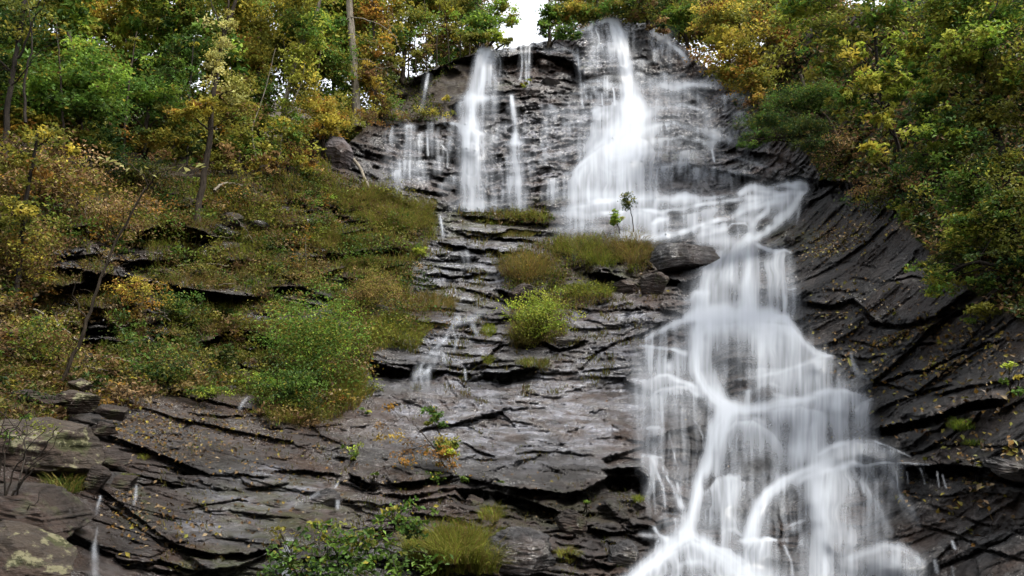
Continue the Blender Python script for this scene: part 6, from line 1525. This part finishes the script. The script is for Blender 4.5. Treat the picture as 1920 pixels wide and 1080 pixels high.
boulder('flat_rock', 'dark overhanging slab at the right edge of the picture', 1890, 878, 50, 18, M_GREYB, seed=29, push=.2, group=GB, tilt=-12)
boulder('boulder', 'grey knob on the shaded ledge above the right slab', 1480, 450, 12, 10, M_GREYB, seed=30, push=.1, group=GB)
boulder('flat_rock', 'jutting slab tip under the overhang right of the thin double fall', 1030, 154, 24, 7, M_GREYB, seed=31, push=.3, group=GB, tilt=-12)

# ------------------------------------------------------------------ fallen leaves
r = np.random.default_rng(120)
def spots(lst):
    X, Y = [], []
    for x, y, rx, ry, n, a in lst:
        u, v = r.normal(size=n) * rx, r.normal(size=n) * ry
        c, s = math.cos(R(a)), math.sin(R(a))
        X.append(x + u * c - v * s); Y.append(y - u * s - v * c)
    return np.concatenate(X), np.concatenate(Y)


X, Y = spots([(1560,445,44,14,330,4),(1545,470,34,8,160,10),(1610,415,50,16,150,0),(1640,660,90,40,160,0),(1740,720,120,60,200,0),(1800,860,90,50,120,0),(1560,600,40,40,70,0),(1570,540,26,8,50,15),(1580,585,50,9,40,0),(1690,628,34,4,70,20),(1650,645,40,5,50,18),(1790,625,26,9,70,20),(1760,690,30,8,60,12),(1700,720,40,12,50,0),(1800,520,24,20,50,-40),(1860,760,40,16,40,0),
              (1710,930,16,6,14,0),(1830,905,20,5,18,0),(1790,960,30,10,16,-20),(1880,840,30,10,30,0),(1650,560,90,40,60,0),(1840,640,50,20,60,20),(1600,680,70,14,30,0),(1900,660,30,40,50,0),(1860,950,60,30,30,0),(1720,600,60,30,40,0),(1330,195,5,4,10,0)])
g = (X > 1440); X, Y = X[g], Y[g]; n = len(X)
C = pt(X, Y, Dat(X, Y) - .03)
o = leaves('fallen_leaves', C, .085 * (.45 + .8 * r.random(n)), colours({'orange':2,'yellow':1.5,'tan':3,'brown':1.5}, n, r) * .62, r, M_LITTER, .9, .6, (0, -.5, .8))
mark(o, 'yellow and tan fallen leaves stuck to the dark right slab', 'fallen leaves', kind='stuff')
X, Y = spots([(330,790,90,22,420,0),(420,810,110,26,340,0),(260,800,50,16,160,0),(350,840,80,20,160,0),(520,840,90,40,160,0),(300,1000,60,40,120,0),(250,960,30,20,90,0),(430,960,120,50,120,0),(1000,760,150,60,50,0),(860,900,80,20,60,0),(1040,960,60,30,70,0),(1220,540,24,30,40,0),(1370,190,24,6,60,0),(1100,650,100,20,30,0),(600,900,80,30,60,0),(60,900,80,60,120,0)])
g = (Y < 1120) & (X > 190); X, Y = X[g], Y[g]; n = len(X)
d = Dat(X, Y)
o = leaves('fallen_leaves', pt(X, Y, d - .025), np.where(d > 20, .13, .055) * (.45 + .8 * r.random(n)), colours({'orange':1,'yellow':.4,'tan':2,'brown':3.5}, n, r) * .6, r, M_LITTER, .9, .6, (0, -.5, .8))
mark(o, 'small brown leaf litter strewn over the lower left slab', 'fallen leaves', kind='stuff')
# single leaf that stands out beside the trickle
cl = pt(1594, 680, float(Dat(1594, 680)) - .08)
V = np.array([[0, 0, .10], [-.03, -.01, .04], [-.034, -.012, -.03], [0, 0, -.09], [.034, -.012, -.03], [.03, -.01, .04]])
V = np.stack([V[:, 0] * .95 - V[:, 2] * .3, V[:, 1], V[:, 0] * .3 + V[:, 2] * .95], -1)
me = poly_mesh('fallen_leaf', V, np.array([[0, 1, 2, 3], [0, 3, 4, 5]]), False)
t = me.attributes.new('tint', 'FLOAT_COLOR', 'POINT'); t.data.foreach_set('color', np.tile([.3, .28, .08, 1], 6).astype(np.float32)); me.materials.append(M_LITTER)
mark(link('fallen_leaf', me, None, tuple(cl)), 'single long pale yellow leaf hanging beside the small trickle', 'leaf')
